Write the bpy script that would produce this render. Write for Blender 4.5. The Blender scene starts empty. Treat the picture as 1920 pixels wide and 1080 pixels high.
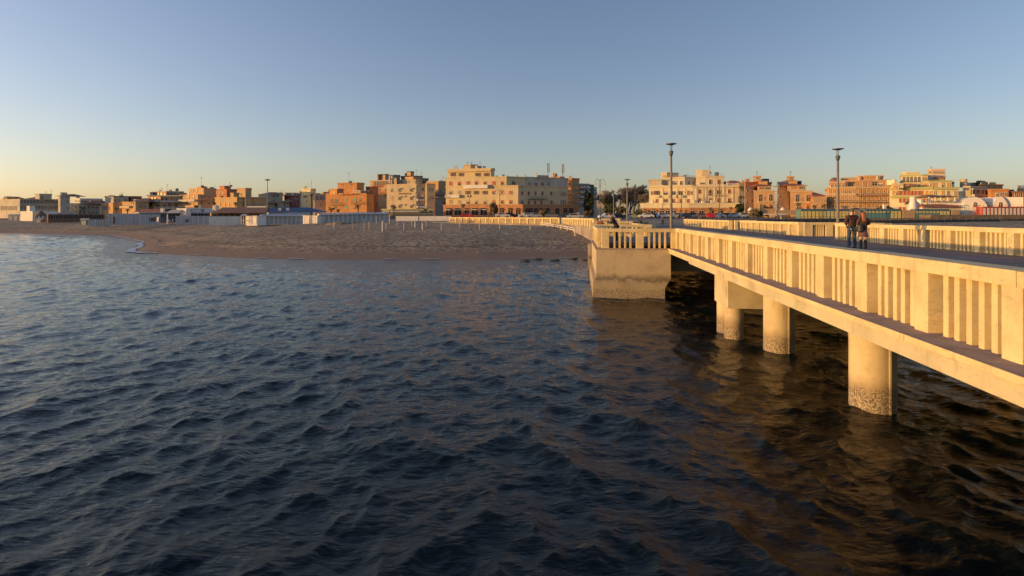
import bpy, bmesh, math, random
import numpy as np
from mathutils import Vector, Matrix
R = math.radians
sc = bpy.context.scene
C = sc.collection
random.seed(7)
F = 1024.0                     # focal length in photograph pixels
EYE = 4.6                      # camera height above the sea
HY = 405.0                     # horizon row
TH = math.atan(125/1024)       # heading of the pier against the view axis

# ---------------------------------------------------------------- camera, sky, sun
cam_d = bpy.data.cameras.new('camera'); cam = bpy.data.objects.new('camera', cam_d); C.objects.link(cam)
cam.location = (0, 0, EYE); cam.rotation_euler = (R(90), 0, 0)
cam_d.sensor_width = 36; cam_d.lens = 36*F/1920; cam_d.shift_y = -(540-HY)/1920
cam_d.clip_start = .1; cam_d.clip_end = 20000
sc.camera = cam
SUN_DIR = Vector((-.951, -.309, 0)).normalized()   # horizontal direction towards the sun
SUN_EL = R(2.7)
world = bpy.data.worlds.new('World'); sc.world = world; world.use_nodes = True
nt = world.node_tree; bg = nt.nodes['Background']
sky = nt.nodes.new('ShaderNodeTexSky'); sky.sky_type = 'NISHITA'; sky.sun_disc = False
sky.sun_elevation = R(13.2)          # the photograph's dusk sky is paler than the model's at 3 degrees
sky.sun_rotation = R(-89.8)
sky.altitude = 0; sky.air_density = 1.1; sky.dust_density = 1.13; sky.ozone_density = .86
wb = nt.nodes.new('ShaderNodeMix'); wb.data_type = 'RGBA'; wb.blend_type = 'MULTIPLY'; wb.inputs[0].default_value = 1
wb.inputs[7].default_value = (1.0, .99, 1.17, 1)     # white balance of the phone
nt.links.new(sky.outputs[0], wb.inputs[6]); nt.links.new(wb.outputs[2], bg.inputs[0]); bg.inputs[1].default_value = .125
sun_d = bpy.data.lights.new('sun', 'SUN'); sun = bpy.data.objects.new('sun', sun_d); C.objects.link(sun)
sun_d.energy = 4.5; sun_d.angle = R(.55); sun_d.color = (1, .54, .15)
sd = Vector((SUN_DIR.x*math.cos(SUN_EL), SUN_DIR.y*math.cos(SUN_EL), math.sin(SUN_EL)))
sun.rotation_euler = sd.to_track_quat('Z', 'Y').to_euler()
sc.view_settings.view_transform = 'Standard'; sc.view_settings.look = 'None'
sc.view_settings.exposure = 0; sc.view_settings.gamma = 1
sc.render.engine = 'CYCLES'; sc.cycles.max_bounces = 6

# ---------------------------------------------------------------- helpers
def tag(o, label=None, cat=None, group=None, kind=None):
    if label: o['label'] = label
    if cat: o['category'] = cat
    if group: o['group'] = group
    if kind: o['kind'] = kind
    return o
def thing(name, label, cat, loc=(0, 0, 0), rz=0, group=None):
    o = bpy.data.objects.new(name, None); C.objects.link(o); o.empty_display_size = .2
    o.location = loc; o.rotation_euler = (0, 0, rz)
    return tag(o, label, cat, group)
def copy_tree(o, parent=None):
    c = o.copy(); C.objects.link(c); c.parent = parent
    for ch in list(o.children): copy_tree(ch, c)
    return c
def P(u, v, z=0.):             # pier frame -> world
    return Vector((u*math.cos(TH)+v*math.sin(TH), -u*math.sin(TH)+v*math.cos(TH), z))
def px(x, Y, y=None):          # photograph column (and row) at distance Y -> world
    return Vector(((x-960)/F*Y, Y, EYE+(HY-(HY if y is None else y))*Y/F))

class MB:
    def __init__(s): s.v = []; s.f = []; s.m = []
    def add(s, vs, fs, m=0):
        b = len(s.v); s.v += [tuple(p) for p in vs]; s.f += [tuple(b+i for i in f) for f in fs]; s.m += [m]*len(fs); return s
    def box(s, x0, x1, y0, y1, z0, z1, m=0):
        return s.add([(x0,y0,z0),(x1,y0,z0),(x1,y1,z0),(x0,y1,z0),(x0,y0,z1),(x1,y0,z1),(x1,y1,z1),(x0,y1,z1)],
                     [(0,3,2,1),(4,5,6,7),(0,1,5,4),(1,2,6,5),(2,3,7,6),(3,0,4,7)], m)
    def prism(s, poly, z0, z1, m=0, top=None):     # poly counter-clockwise
        n = len(poly); top = top or poly
        z0s = z0 if hasattr(z0, '__len__') else [z0]*n
        z1s = z1 if hasattr(z1, '__len__') else [z1]*n
        vs = [(p[0],p[1],z) for p, z in zip(poly, z0s)]+[(p[0],p[1],z) for p, z in zip(top, z1s)]
        return s.add(vs, [tuple(range(n-1,-1,-1)), tuple(range(n,2*n))]+[(i,(i+1)%n,n+(i+1)%n,n+i) for i in range(n)], m)
    def tube(s, pts, rs, n=8, m=0, cap=True):
        pts = [Vector(p) for p in pts]; b = len(s.v)
        if not hasattr(rs, '__len__'): rs = [rs]*len(pts)
        for i, p in enumerate(pts):
            d = (pts[min(i+1,len(pts)-1)]-pts[max(i-1,0)])
            if d.length < 1e-9: d = Vector((0,0,1))
            d.normalize()
            a = Vector((1,0,0)) if abs(d.x) < .8 else Vector((0,1,0))
            e1 = d.cross(a).normalized(); e2 = d.cross(e1)
            for k in range(n):
                t = 2*math.pi*k/n
                s.v.append(tuple(p+(e1*math.cos(t)+e2*math.sin(t))*rs[i]))
        for i in range(len(pts)-1):
            for k in range(n):
                s.f.append((b+i*n+k, b+(i+1)*n+k, b+(i+1)*n+(k+1)%n, b+i*n+(k+1)%n)); s.m.append(m)
        if cap:
            s.f.append(tuple(b+k for k in range(n))); s.m.append(m)
            s.f.append(tuple(b+(len(pts)-1)*n+k for k in range(n-1,-1,-1))); s.m.append(m)
        return s
    def lathe(s, prof, cx=0, cy=0, n=16, m=0):      # prof: (r, z) from bottom up
        return s.tube2(prof, cx, cy, n, m)
    def tube2(s, prof, cx, cy, n, m):
        b = len(s.v)
        for r, z in prof:
            for k in range(n):
                t = 2*math.pi*k/n; s.v.append((cx+r*math.cos(t), cy+r*math.sin(t), z))
        for i in range(len(prof)-1):
            for k in range(n):
                s.f.append((b+i*n+k, b+i*n+(k+1)%n, b+(i+1)*n+(k+1)%n, b+(i+1)*n+k)); s.m.append(m)
        s.f.append(tuple(b+k for k in range(n-1,-1,-1))); s.m.append(m)
        s.f.append(tuple(b+(len(prof)-1)*n+k for k in range(n))); s.m.append(m)
        return s
    def ball(s, c, r, n=8, rows=6, m=0, j=0):
        rx, ry, rz = r if hasattr(r, '__len__') else (r, r, r); b = len(s.v)
        for i in range(1, rows):
            ph = math.pi*i/rows
            for k in range(n):
                t = 2*math.pi*k/n; q = 1+random.uniform(-j, j)
                s.v.append((c[0]+rx*q*math.sin(ph)*math.cos(t), c[1]+ry*q*math.sin(ph)*math.sin(t), c[2]-rz*q*math.cos(ph)))
        lo = len(s.v); s.v.append((c[0],c[1],c[2]-rz)); s.v.append((c[0],c[1],c[2]+rz))
        for i in range(rows-2):
            for k in range(n):
                s.f.append((b+i*n+k, b+i*n+(k+1)%n, b+(i+1)*n+(k+1)%n, b+(i+1)*n+k)); s.m.append(m)
        for k in range(n):
            s.f.append((lo, b+(k+1)%n, b+k)); s.m.append(m)
            s.f.append((lo+1, b+(rows-2)*n+k, b+(rows-2)*n+(k+1)%n)); s.m.append(m)
        return s
    def mesh(s, name, mats, smooth=False):
        me = bpy.data.meshes.new(name); me.from_pydata(s.v, [], s.f)
        for mt in (mats if isinstance(mats, (list, tuple)) else [mats]): me.materials.append(mt)
        me.polygons.foreach_set('material_index', s.m)
        if smooth: me.polygons.foreach_set('use_smooth', [True]*len(s.f))
        me.update(); return me
    def build(s, name, mats, parent=None, loc=None, rz=None, smooth=False):
        o = bpy.data.objects.new(name, s.mesh(name, mats, smooth)); C.objects.link(o)
        if parent: o.parent = parent
        if loc is not None: o.location = loc
        if rz is not None: o.rotation_euler = (0, 0, rz)
        return o
def smooth_by(o):
    o.data.polygons.foreach_set('use_smooth', [True]*len(o.data.polygons))

# ---------------------------------------------------------------- materials
def newmat(name):
    m = bpy.data.materials.new(name); m.use_nodes = True
    return m, m.node_tree, m.node_tree.nodes['Principled BSDF']
def N(t, kind, **kw):
    n = t.nodes.new(kind)
    for k, v in kw.items():
        if k in n.inputs.keys(): n.inputs[k].default_value = v
        else: setattr(n, k, v)
    return n
def ramp(t, fac, stops):
    r = t.nodes.new('ShaderNodeValToRGB'); t.links.new(fac, r.inputs[0]); e = r.color_ramp.elements
    while len(e) < len(stops): e.new(.5)
    for q, (p, c) in zip(e, stops): q.position = p; q.color = (*c, 1) if len(c) == 3 else c
    return r.outputs[0]
def mixc(t, a, b, fac, mode='MIX'):
    n = t.nodes.new('ShaderNodeMix'); n.data_type = 'RGBA'; n.blend_type = mode
    for s, v in ((n.inputs[6], a), (n.inputs[7], b), (n.inputs[0], fac)):
        if hasattr(v, 'is_linked'): t.links.new(v, s)
        else: s.default_value = (*v, 1) if hasattr(v, '__len__') and len(v) == 3 else v
    return n.outputs[2]
MC = {}
def paint(name, col, rough=.8, var=.12, scale=3., bump=0., metal=0., wstain=0.):
    if name in MC: return MC[name]
    m, t, b = newmat(name); L = t.links.new
    g = N(t, 'ShaderNodeNewGeometry')
    n1 = N(t, 'ShaderNodeTexNoise', Scale=scale, Detail=6., Roughness=.6); L(g.outputs['Position'], n1.inputs['Vector'])
    dk = tuple(c*(1-var*1.6) for c in col); lt = tuple(min(1, c*(1+var)) for c in col)
    c = ramp(t, n1.outputs[0], [(.3, dk), (.7, lt)])
    if wstain:                                        # rain streaks: noise stretched along z
        mp = N(t, 'ShaderNodeMapping'); mp.inputs['Scale'].default_value = (1.3, 1.3, .12); L(g.outputs['Position'], mp.inputs[0])
        n2 = N(t, 'ShaderNodeTexNoise', Scale=1.4, Detail=5.); L(mp.outputs[0], n2.inputs['Vector'])
        f = ramp(t, n2.outputs[0], [(.52, (0,0,0)), (.75, (wstain,)*3)])
        c = mixc(t, c, tuple(q*.45 for q in col), f)
    L(c, b.inputs['Base Color']); b.inputs['Roughness'].default_value = rough; b.inputs['Metallic'].default_value = metal
    if bump:
        bp = N(t, 'ShaderNodeBump', Strength=bump, Distance=.02); n3 = N(t, 'ShaderNodeTexNoise', Scale=scale*12, Detail=5.)
        L(g.outputs['Position'], n3.inputs['Vector']); L(n3.outputs[0], bp.inputs['Height']); L(bp.outputs[0], b.inputs['Normal'])
    MC[name] = m; return m

def stone_mat(name, base, waterline=False, pits=True):
    m, t, b = newmat(name); L = t.links.new
    g = N(t, 'ShaderNodeNewGeometry'); pos = g.outputs['Position']
    n1 = N(t, 'ShaderNodeTexNoise', Scale=1.1, Detail=8., Roughness=.65); L(pos, n1.inputs['Vector'])
    c = ramp(t, n1.outputs[0], [(.3, tuple(q*.74 for q in base)), (.52, base), (.75, tuple(min(1, q*1.14) for q in base))])
    n2 = N(t, 'ShaderNodeTexNoise', Scale=9., Detail=7., Roughness=.7); L(pos, n2.inputs['Vector'])
    c = mixc(t, c, tuple(q*.58 for q in base), ramp(t, n2.outputs[0], [(.55, (0,0,0)), (.8, ((.3,)*3 if name == 'fascia_concrete' else (.7,)*3))]))
    # horizontal travertine veins with voids
    mp = N(t, 'ShaderNodeMapping'); mp.inputs['Scale'].default_value = (2.4, 2.4, 11.); L(pos, mp.inputs[0])
    n3 = N(t, 'ShaderNodeTexNoise', Scale=2.6, Detail=9., Roughness=.75); L(mp.outputs[0], n3.inputs['Vector'])
    vf = ramp(t, n3.outputs[0], [(.57, (0,0,0)), (.68, (.62,)*3)])
    if pits: c = mixc(t, c, tuple(q*.5 for q in base), vf)
    mp2 = N(t, 'ShaderNodeMapping'); mp2.inputs['Scale'].default_value = (4., 4., .35); L(pos, mp2.inputs[0])
    n4 = N(t, 'ShaderNodeTexNoise', Scale=1.5, Detail=6.); L(mp2.outputs[0], n4.inputs['Vector'])
    c = mixc(t, c, (.16, .12, .08), ramp(t, n4.outputs[0], [(.6, (0,0,0)), (.85, (.5,)*3)]))
    rough = .85
    if name == 'fascia_concrete':
        mp3 = N(t, 'ShaderNodeMapping'); mp3.inputs['Scale'].default_value = (1.6, 1.6, .5); L(pos, mp3.inputs[0])
        n7 = N(t, 'ShaderNodeTexNoise', Scale=1.3, Detail=3.); L(mp3.outputs[0], n7.inputs['Vector'])
        c = mixc(t, c, (.38,.12,.03), ramp(t, n7.outputs[0], [(.66, (0,0,0)), (.72, (.8,)*3)]))
    if waterline:
        sx = N(t, 'ShaderNodeSeparateXYZ'); L(pos, sx.inputs[0])
        n5 = N(t, 'ShaderNodeTexNoise', Scale=2.2, Detail=8., Roughness=.7); L(pos, n5.inputs['Vector'])
        ma = N(t, 'ShaderNodeMath', operation='MULTIPLY_ADD'); L(n5.outputs[0], ma.inputs[0]); ma.inputs[1].default_value = -.9; L(sx.outputs[2], ma.inputs[2])
        # stain band (old high water) 
        if waterline == 2:
            c = mixc(t, c, tuple(q*.33 for q in base), ramp(t, ma.outputs[0], [(.20, (.30,)*3), (.46, (.38,)*3), (.60, (1.,)*3), (.72,(.6,)*3), (.92, (0,0,0))]))
        if waterline == 1: c = mixc(t, c, (.17,.105,.05), ramp(t, ma.outputs[0], [(.0, (.75,)*3), (.42, (0,0,0))]))
        wet = ramp(t, ma.outputs[0], [(.0, (.85,)*3), (.13, (0,0,0))])
        vo = N(t, 'ShaderNodeTexNoise', Scale=26., Detail=4., Roughness=.6); L(pos, vo.inputs['Vector'])
        barn = ramp(t, vo.outputs[0], [(.42, (.10,.07,.045)), (.60, (.50,.42,.30))])
        c = mixc(t, c, barn, wet)
    L(c, b.inputs['Base Color']); b.inputs['Roughness'].default_value = rough
    bp = N(t, 'ShaderNodeBump', Strength=.55, Distance=.012)
    ad = N(t, 'ShaderNodeMath', operation='SUBTRACT'); L(n2.outputs[0], ad.inputs[0]); L(vf, ad.inputs[1])
    L(ad.outputs[0], bp.inputs['Height']); L(bp.outputs[0], b.inputs['Normal'])
    return m
STONE = stone_mat('travertine', (.70, .56, .30))
CONC = stone_mat('weathered_concrete', (.50, .41, .275), waterline=2, pits=False)
PILE = stone_mat('pile_concrete', (.60, .49, .30), waterline=1, pits=False)
FASC = stone_mat('fascia_concrete', (.57, .49, .31), pits=False)
# ledge and deck
def plank_mat():
    m, t, b = newmat('deck_planks'); L = t.links.new
    tc = N(t, 'ShaderNodeTexCoord'); sp = N(t, 'ShaderNodeSeparateXYZ'); L(tc.outputs['Object'], sp.inputs[0])
    n1 = N(t, 'ShaderNodeTexNoise', Scale=.6, Detail=6.); L(tc.outputs['Object'], n1.inputs['Vector'])
    mp = N(t, 'ShaderNodeMapping'); mp.inputs['Scale'].default_value = (7., .25, 1.); L(tc.outputs['Object'], mp.inputs[0])
    n2 = N(t, 'ShaderNodeTexNoise', Scale=1., Detail=2.); L(mp.outputs[0], n2.inputs['Vector'])
    c = mixc(t, ramp(t, n1.outputs[0], [(.3, (.13,.105,.10)), (.7, (.21,.17,.16))]), ramp(t, n2.outputs[0], [(.3, (.6,.6,.6)), (.7, (1.25,1.25,1.25))]), 1., 'MULTIPLY')
    fr = N(t, 'ShaderNodeMath', operation='FRACT'); mu = N(t, 'ShaderNodeMath', operation='MULTIPLY'); L(sp.outputs[0], mu.inputs[0]); mu.inputs[1].default_value = 6.9
    L(mu.outputs[0], fr.inputs[0]); gap = ramp(t, fr.outputs[0], [(.0, (1,1,1)), (.07, (0,0,0))])
    c = mixc(t, c, (.02,.017,.015), gap)
    L(c, b.inputs['Base Color']); b.inputs['Roughness'].default_value = .75
    bp = N(t, 'ShaderNodeBump', Strength=.5, Distance=.01); bp.invert = True; L(gap, bp.inputs['Height']); L(bp.outputs[0], b.inputs['Normal'])
    return m
PLANK = plank_mat()
LEDGE = paint('ledge_mortar', (.36, .28, .25), .9, .2, 2.5, .5)
DARKM = paint('dark_metal', (.10, .10, .10), .5, .15, 4.)
POLE = paint('galvanised_pole', (.23, .185, .14), .6, .2, 5.)

# ---------------------------------------------------------------- sea
SHX = [-900,-400,-138,-97,-78.8,-66,-57.3,-52,-48.1,-39.7,-29.7,-20.2,-3.4,8.8,20,60,120,400,900]
SHY = [190,165,147,131,112,97,84,74,69,64.5,59.6,57.4,57.2,59.8,61,60,62,80,90]
def ocean(size, res, wind, scale, chop, seed, align=.15, small=.02, direction=0.):
    """one periodic tile of wind sea: height and sideways displacement sampled on a grid"""
    me = bpy.data.meshes.new('t'); o = bpy.data.objects.new('t', me); C.objects.link(o); m = o.modifiers.new('o', 'OCEAN')
    m.geometry_mode = 'GENERATE'; m.resolution = m.viewport_resolution = res; m.spatial_size = size; m.size = 1; m.depth = 60
    m.wind_velocity = wind; m.wave_scale = scale; m.choppiness = chop; m.random_seed = seed; m.wave_alignment = align; m.wave_scale_min = small; m.time = 3.; m.wave_direction = direction
    dg = bpy.context.evaluated_depsgraph_get(); ev = o.evaluated_get(dg).to_mesh(); n = int(round(math.sqrt(len(ev.vertices))))
    c = np.empty(len(ev.vertices)*3, np.float32); ev.vertices.foreach_get('co', c); c = c.reshape(n, n, 3).astype(float)
    o.evaluated_get(dg).to_mesh_clear(); bpy.data.objects.remove(o)
    g = np.linspace(-size/2, size/2, n); XX, YY = np.meshgrid(g, g)
    if abs(np.corrcoef(c[..., 0].ravel(), XX.ravel())[0, 1]) < .5: XX, YY = YY, XX
    D = c-np.stack([XX, YY, np.zeros_like(XX)], -1); D -= D.mean((0, 1)); return size, D[:-1, :-1]
def sample(tile, X, Y, rot):
    size, D = tile; n = D.shape[0]; cr, sr_ = math.cos(rot), math.sin(rot)
    x = (X*cr+Y*sr_)/size*n; y = (-X*sr_+Y*cr)/size*n; i = np.floor(x).astype(int); j = np.floor(y).astype(int); fx = (x-i)[..., None]; fy = (y-j)[..., None]
    g = lambda a, b: D[b % n, a % n]
    v = (g(i, j)*(1-fx)+g(i+1, j)*fx)*(1-fy)+(g(i, j+1)*(1-fx)+g(i+1, j+1)*fx)*fy
    return np.stack([v[..., 0]*cr-v[..., 1]*sr_, v[..., 0]*sr_+v[..., 1]*cr, v[..., 2]], -1)
def waves(X, Y):
    d = np.sqrt(X*X+Y*Y); t1 = ocean(14, 22, 2.3, .125, 1.45, 3); t2 = ocean(6, 20, 1.6, .048, 1.35, 8); t3 = ocean(37, 14, 4., .055, 1., 5)
    patch = (.8+.3*np.sin(X*.13+1.3*np.sin(Y*.05+.4))*np.sin(Y*.17+.11*X+.7))[..., None]
    D = sample(t1, X, Y, R(24))*patch+sample(t2, X, Y, R(-21))*np.clip(1.6-d/28, 0, 1)[..., None]
    D = D+sample(t3, X, Y, R(50))
    calm = np.clip((np.interp(X, SHX, SHY)-Y)/14, .12, 1)      # the sea flattens in the lee of the beach
    D = D*calm[..., None]
    return X+D[..., 0], Y+D[..., 1], D[..., 2]
def axis(lo, hi, near, c=0., g=.0105, n0=.07):
    out = [c]; 
    while out[-1] < hi: out.append(out[-1]+n0*max(1, abs(out[-1]-c)/near*1.0 if abs(out[-1]-c) > near else 1))
    neg = [c]
    while neg[-1] > lo: neg.append(neg[-1]-n0*max(1, abs(neg[-1]-c)/near if abs(neg[-1]-c) > near else 1))
    return np.array(neg[::-1][:-1]+out)
xs = axis(-170, 170, 9., 0., n0=.052)
xs = np.concatenate([[-900,-700,-500,-400,-300,-240,-200], xs, [200,240,300,400,500,700,900]])
ys = axis(-60, 190, 3.5, 5.5, n0=.036)
Xg, Yg = np.meshgrid(xs, ys); WX, WY, WZ = waves(Xg, Yg)
nx, ny = len(xs), len(ys)
co = np.stack([WX, WY, WZ], -1).reshape(-1, 3)
ii = (np.arange(ny-1)[:, None]*nx+np.arange(nx-1)[None]).reshape(-1)
fa = np.stack([ii, ii+1, ii+nx+1, ii+nx], -1)
def npmesh(name, co, fa, mat, smooth=True):
    me = bpy.data.meshes.new(name); me.vertices.add(len(co)); me.vertices.foreach_set('co', co.astype(np.float32).ravel())
    me.loops.add(fa.size); me.loops.foreach_set('vertex_index', fa.astype(np.int32).ravel())
    me.polygons.add(len(fa)); me.polygons.foreach_set('loop_start', np.arange(0, fa.size, 4, dtype=np.int32))
    me.polygons.foreach_set('use_smooth', [smooth]*len(fa)); me.materials.append(mat); me.update(calc_edges=True)
    o = bpy.data.objects.new(name, me); C.objects.link(o); return o
def sea_mat():
    m, t, b = newmat('sea_water'); L = t.links.new
    g = N(t, 'ShaderNodeNewGeometry')
    n0 = N(t, 'ShaderNodeTexNoise', Scale=.12, Detail=4.); L(g.outputs['Position'], n0.inputs['Vector'])
    L(ramp(t, n0.outputs[0], [(.3, (.0035,.0065,.0065)), (.7, (.005,.010,.013))]), b.inputs['Base Color'])
    b.inputs['Roughness'].default_value = .02; b.inputs['IOR'].default_value = 1.33; b.inputs['Specular IOR Level'].default_value = .37
    mp = N(t, 'ShaderNodeMapping'); mp.inputs['Rotation'].default_value = (0, 0, R(-28)); mp.inputs['Scale'].default_value = (1., 2.0, 1.); L(g.outputs['Position'], mp.inputs[0])
    n1 = N(t, 'ShaderNodeTexNoise', Scale=3.0, Detail=7., Roughness=.6, Distortion=.7); L(mp.outputs[0], n1.inputs['Vector'])
    n2 = N(t, 'ShaderNodeTexNoise', Scale=.9, Detail=3.); L(mp.outputs[0], n2.inputs['Vector'])
    n3 = N(t, 'ShaderNodeTexNoise', Scale=6.5, Detail=6., Roughness=.6, Distortion=.8); L(mp.outputs[0], n3.inputs['Vector'])
    a0 = N(t, 'ShaderNodeMath', operation='MULTIPLY_ADD'); L(n3.outputs[0], a0.inputs[0]); a0.inputs[1].default_value = .33; L(n1.outputs[0], a0.inputs[2])
    ad = N(t, 'ShaderNodeMath', operation='MULTIPLY_ADD'); L(n2.outputs[0], ad.inputs[0]); ad.inputs[1].default_value = 2.4; L(a0.outputs[0], ad.inputs[2])
    bp = N(t, 'ShaderNodeBump', Strength=1., Distance=.030); L(ad.outputs[0], bp.inputs['Height']); L(bp.outputs[0], b.inputs['Normal'])
    return m
sea = npmesh('sea', co, fa, sea_mat()); tag(sea, 'dark blue rippled sea in front of the beach and under the pier', 'water', kind='structure')

# ---------------------------------------------------------------- beach
def shore(x): return np.interp(x, SHX, SHY)
def vnoise(x, y, s, seed):
    rs = np.random.RandomState(seed); o = np.zeros_like(x)
    for i in range(10):
        a = rs.rand()*6.28; k = (.6+rs.rand()*1.2)/s; o += np.sin(k*(math.cos(a)*x+math.sin(a)*y)+rs.rand()*6.28)
    return o/4
def ground_z(x, y):
    x = np.asarray(x, float); y = np.asarray(y, float)
    xm = x+.25*np.sin(y*.3)
    s = shore(xm); sl = (shore(xm+2)-shore(xm-2))/4
    d = (y-s)/np.sqrt(1+sl*sl)+.3*vnoise(x, y, 14, 3)
    zl = np.interp(d, [-25,-3,0,4,12,24,40,60], [-1.5,-.25,-.02,.42,1.35,2.3,2.85,3.12])
    zr = np.interp(d, [-25,-3,0,4,12,24,40,70], [-1.5,-.25,-.02,.5,1.6,2.7,3.3,3.6])
    w = np.clip((x-18)/10, 0, 1); z = zl*(1-w)+zr*w
    rough = np.clip((d-5)/8, 0, 1)
    return z+rough*(.02*vnoise(x, y, 1.1, 4)+.09*vnoise(x, y, 5, 8))
gx = np.concatenate([np.arange(-900,-140,10), np.arange(-140,-60,.8), np.arange(-60,30,.3), np.arange(30,110,.8), np.arange(110,901,10)])
gy = np.concatenate([np.arange(46,92,.3), np.arange(92,150,.7), np.arange(150,300,3)])
Xg, Yg = np.meshgrid(gx, gy); Zg = ground_z(Xg, Yg); co = np.stack([Xg, Yg, Zg], -1).reshape(-1, 3)
nx, ny = len(gx), len(gy); ii = (np.arange(ny-1)[:, None]*nx+np.arange(nx-1)[None]).reshape(-1); fa = np.stack([ii, ii+1, ii+nx+1, ii+nx], -1)
def sand_mat():
    m, t, b = newmat('beach_sand'); L = t.links.new
    g = N(t, 'ShaderNodeNewGeometry'); pos = g.outputs['Position']; sp = N(t, 'ShaderNodeSeparateXYZ'); L(pos, sp.inputs[0])
    n1 = N(t, 'ShaderNodeTexNoise', Scale=.12, Detail=5.); L(pos, n1.inputs['Vector'])
    c = ramp(t, n1.outputs[0], [(.32, (.29,.22,.15)), (.68, (.43,.335,.225))])
    n2 = N(t, 'ShaderNodeTexNoise', Scale=1.7, Detail=7., Roughness=.8); L(pos, n2.inputs['Vector'])
    c = mixc(t, c, ramp(t, n2.outputs[0], [(.43, (.34,.33,.32)), (.57, (1.5,1.5,1.48))]), 1., 'MULTIPLY')
    n3 = N(t, 'ShaderNodeTexNoise', Scale=.35, Detail=4.); L(pos, n3.inputs['Vector'])
    zz = N(t, 'ShaderNodeMath', operation='MULTIPLY_ADD'); L(n3.outputs[0], zz.inputs[0]); zz.inputs[1].default_value = -.7; L(sp.outputs[2], zz.inputs[2])
    wet = ramp(t, zz.outputs[0], [(.05, (1,1,1)), (.42, (0,0,0))])
    c = mixc(t, c, (.27,.17,.105), wet)
    # dark tide line of debris
    tl = ramp(t, zz.outputs[0], [(.50, (0,0,0)), (.62, (.6,)*3), (.74, (.1,)*3), (.8, (0,0,0))]); c = mixc(t, c, (.10,.07,.05), tl)
    L(c, b.inputs['Base Color']); b.inputs['Roughness'].default_value = .9
    bp = N(t, 'ShaderNodeBump', Strength=1., Distance=.35); mm = N(t, 'ShaderNodeMath', operation='MULTIPLY'); L(n2.outputs[0], mm.inputs[0])
    inv = N(t, 'ShaderNodeMath', operation='SUBTRACT'); inv.inputs[0].default_value = 1.; L(wet, inv.inputs[1]); L(inv.outputs[0], mm.inputs[1])
    L(mm.outputs[0], bp.inputs['Height']); L(bp.outputs[0], b.inputs['Normal'])
    return m
beach = npmesh('beach', co, fa, sand_mat()); tag(beach, 'brown sand beach with footprints curving round the bay', 'beach', kind='structure')
def hit(x, y):                 # photograph pixel -> point on the sand
    lo = None
    for Y in np.arange(48, 290, .25):
        X = (x-960)/F*Y; zr = EYE-(y-HY)*Y/F
        if zr <= float(ground_z(X, Y)): return Vector((X, Y, float(ground_z(X, Y))))
    return Vector(((x-960)/F*290, 290, 3.3))

# shells, pebbles and bits of weed washed up on the sand
deb = MB(); rs = random.Random(9)
for i in range(2600):
    x = rs.uniform(-75, 12); d_ = abs(rs.gauss(0, 1)); y = float(shore(x))+(4.5+d_*1.2 if i % 3 else rs.uniform(6, 55)); z = float(ground_z(x, y)); r_ = rs.uniform(.02, .075)
    a_ = rs.uniform(0, 6.28); ca, sa = math.cos(a_)*r_, math.sin(a_)*r_
    deb.add([(x-ca, y-sa, z-.01), (x+sa, y-ca, z-.01), (x+ca*1.6, y+sa*1.6, z-.01), (x-sa, y+ca, z-.01), (x, y, z+r_*.7)], [(0,1,4),(1,2,4),(2,3,4),(3,0,4)], 0 if rs.random() < .7 else 1)
tag(deb.build('beach_debris', [paint('weed_dark', (.06,.045,.03), .9, .2, 5.), paint('shell_pale', (.5,.45,.38), .8, .2, 5.)]), 'scattered weed, shells and pebbles on the brown sand', 'debris', kind='stuff')
# foam line where small waves break at the edge of the sand
fm = MB(); rs = random.Random(3); pts = []
FX = np.arange(-110, 16, .5)
for x in FX:
    y = float(shore(np.array([x]))[0]); sl = 0
    lo, hi = y-14, y+14
    for _ in range(22):
        mdl = (lo+hi)/2
        if float(ground_z(x, mdl)) > .03: hi = mdl
        else: lo = mdl
    pts.append((x, lo))
for i in range(len(pts)-1):
    x0, y0 = pts[i]; x1, y1 = pts[i+1]
    w = .35+.3*math.sin(x0*.7)+.25*math.sin(x0*1.9+1)
    if -62 < x0 < -45: w += .9
    w2 = .35+.3*math.sin(x1*.7)+.25*math.sin(x1*1.9+1)+(.9 if -62 < x1 < -45 else 0)
    if abs(y1-y0) > 6 or (x0 > -44 and math.sin(x0*.45)+math.sin(x0*1.3) < .9): continue
    if x0 > -44: w *= .4; w2 *= .4
    n0 = max(.06, w); n1 = max(.06, w2)
    fm.add([(x0,y0-n0,.075),(x1,y1-n1,.075),(x1,y1+.25,.085),(x0,y0+.25,.085)], [(0,1,2,3)])
foam_m = paint('sea_foam', (.62,.64,.66), .6, .25, 6.)
tag(fm.build('foam', foam_m), 'thin white foam where ripples run onto the sand', 'foam', kind='stuff')
# ---------------------------------------------------------------- pier
RZ = -TH
deck = MB()
deck.box(5.62, 16.45, -4, 92, 2.92, 3.10)
deck.box(1.25, 5.62, 31.35, 41, 2.92, 3.10)
deck.box(16.45, 19.6, 37.2, 43.2, 2.92, 3.10)
deck.box(16.45, 19.0, 58, 62.3, 2.92, 3.10)
deck.box(1.9, 5.62, 56, 60.2, 2.92, 3.10)
pier = thing('pier', 'long concrete pier with dark plank deck on round columns running ashore', 'pier', (0,0,0), RZ)
deck.build('deck', PLANK, pier)
b = MB()
b.box(4.92, 5.62, -4, 31, 2.72, 2.80)                         # ledge slab, thin proud lip
b.box(4.92, 5.62, 41, 92, 2.72, 2.80)
b.build('ledge', LEDGE, pier)
b = MB()
for k in range(19):                                       # edge stones of the ledge, slightly uneven
    v0 = -4+k*1.85; v1 = min(v0+1.842, 30.99); e = random.uniform(-.006, .012)
    if v0 > 30.9: break
    b.box(4.895-e, 4.915, v0, v1, 2.715, 2.806+e*.3)
b.build('edge_stone', STONE, pier)
b = MB()
b.box(4.95, 5.3, -4, 25.5, 2.45, 2.715); b.box(4.955, 5.3, 25.5, 31, 2.53, 2.715)
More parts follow.
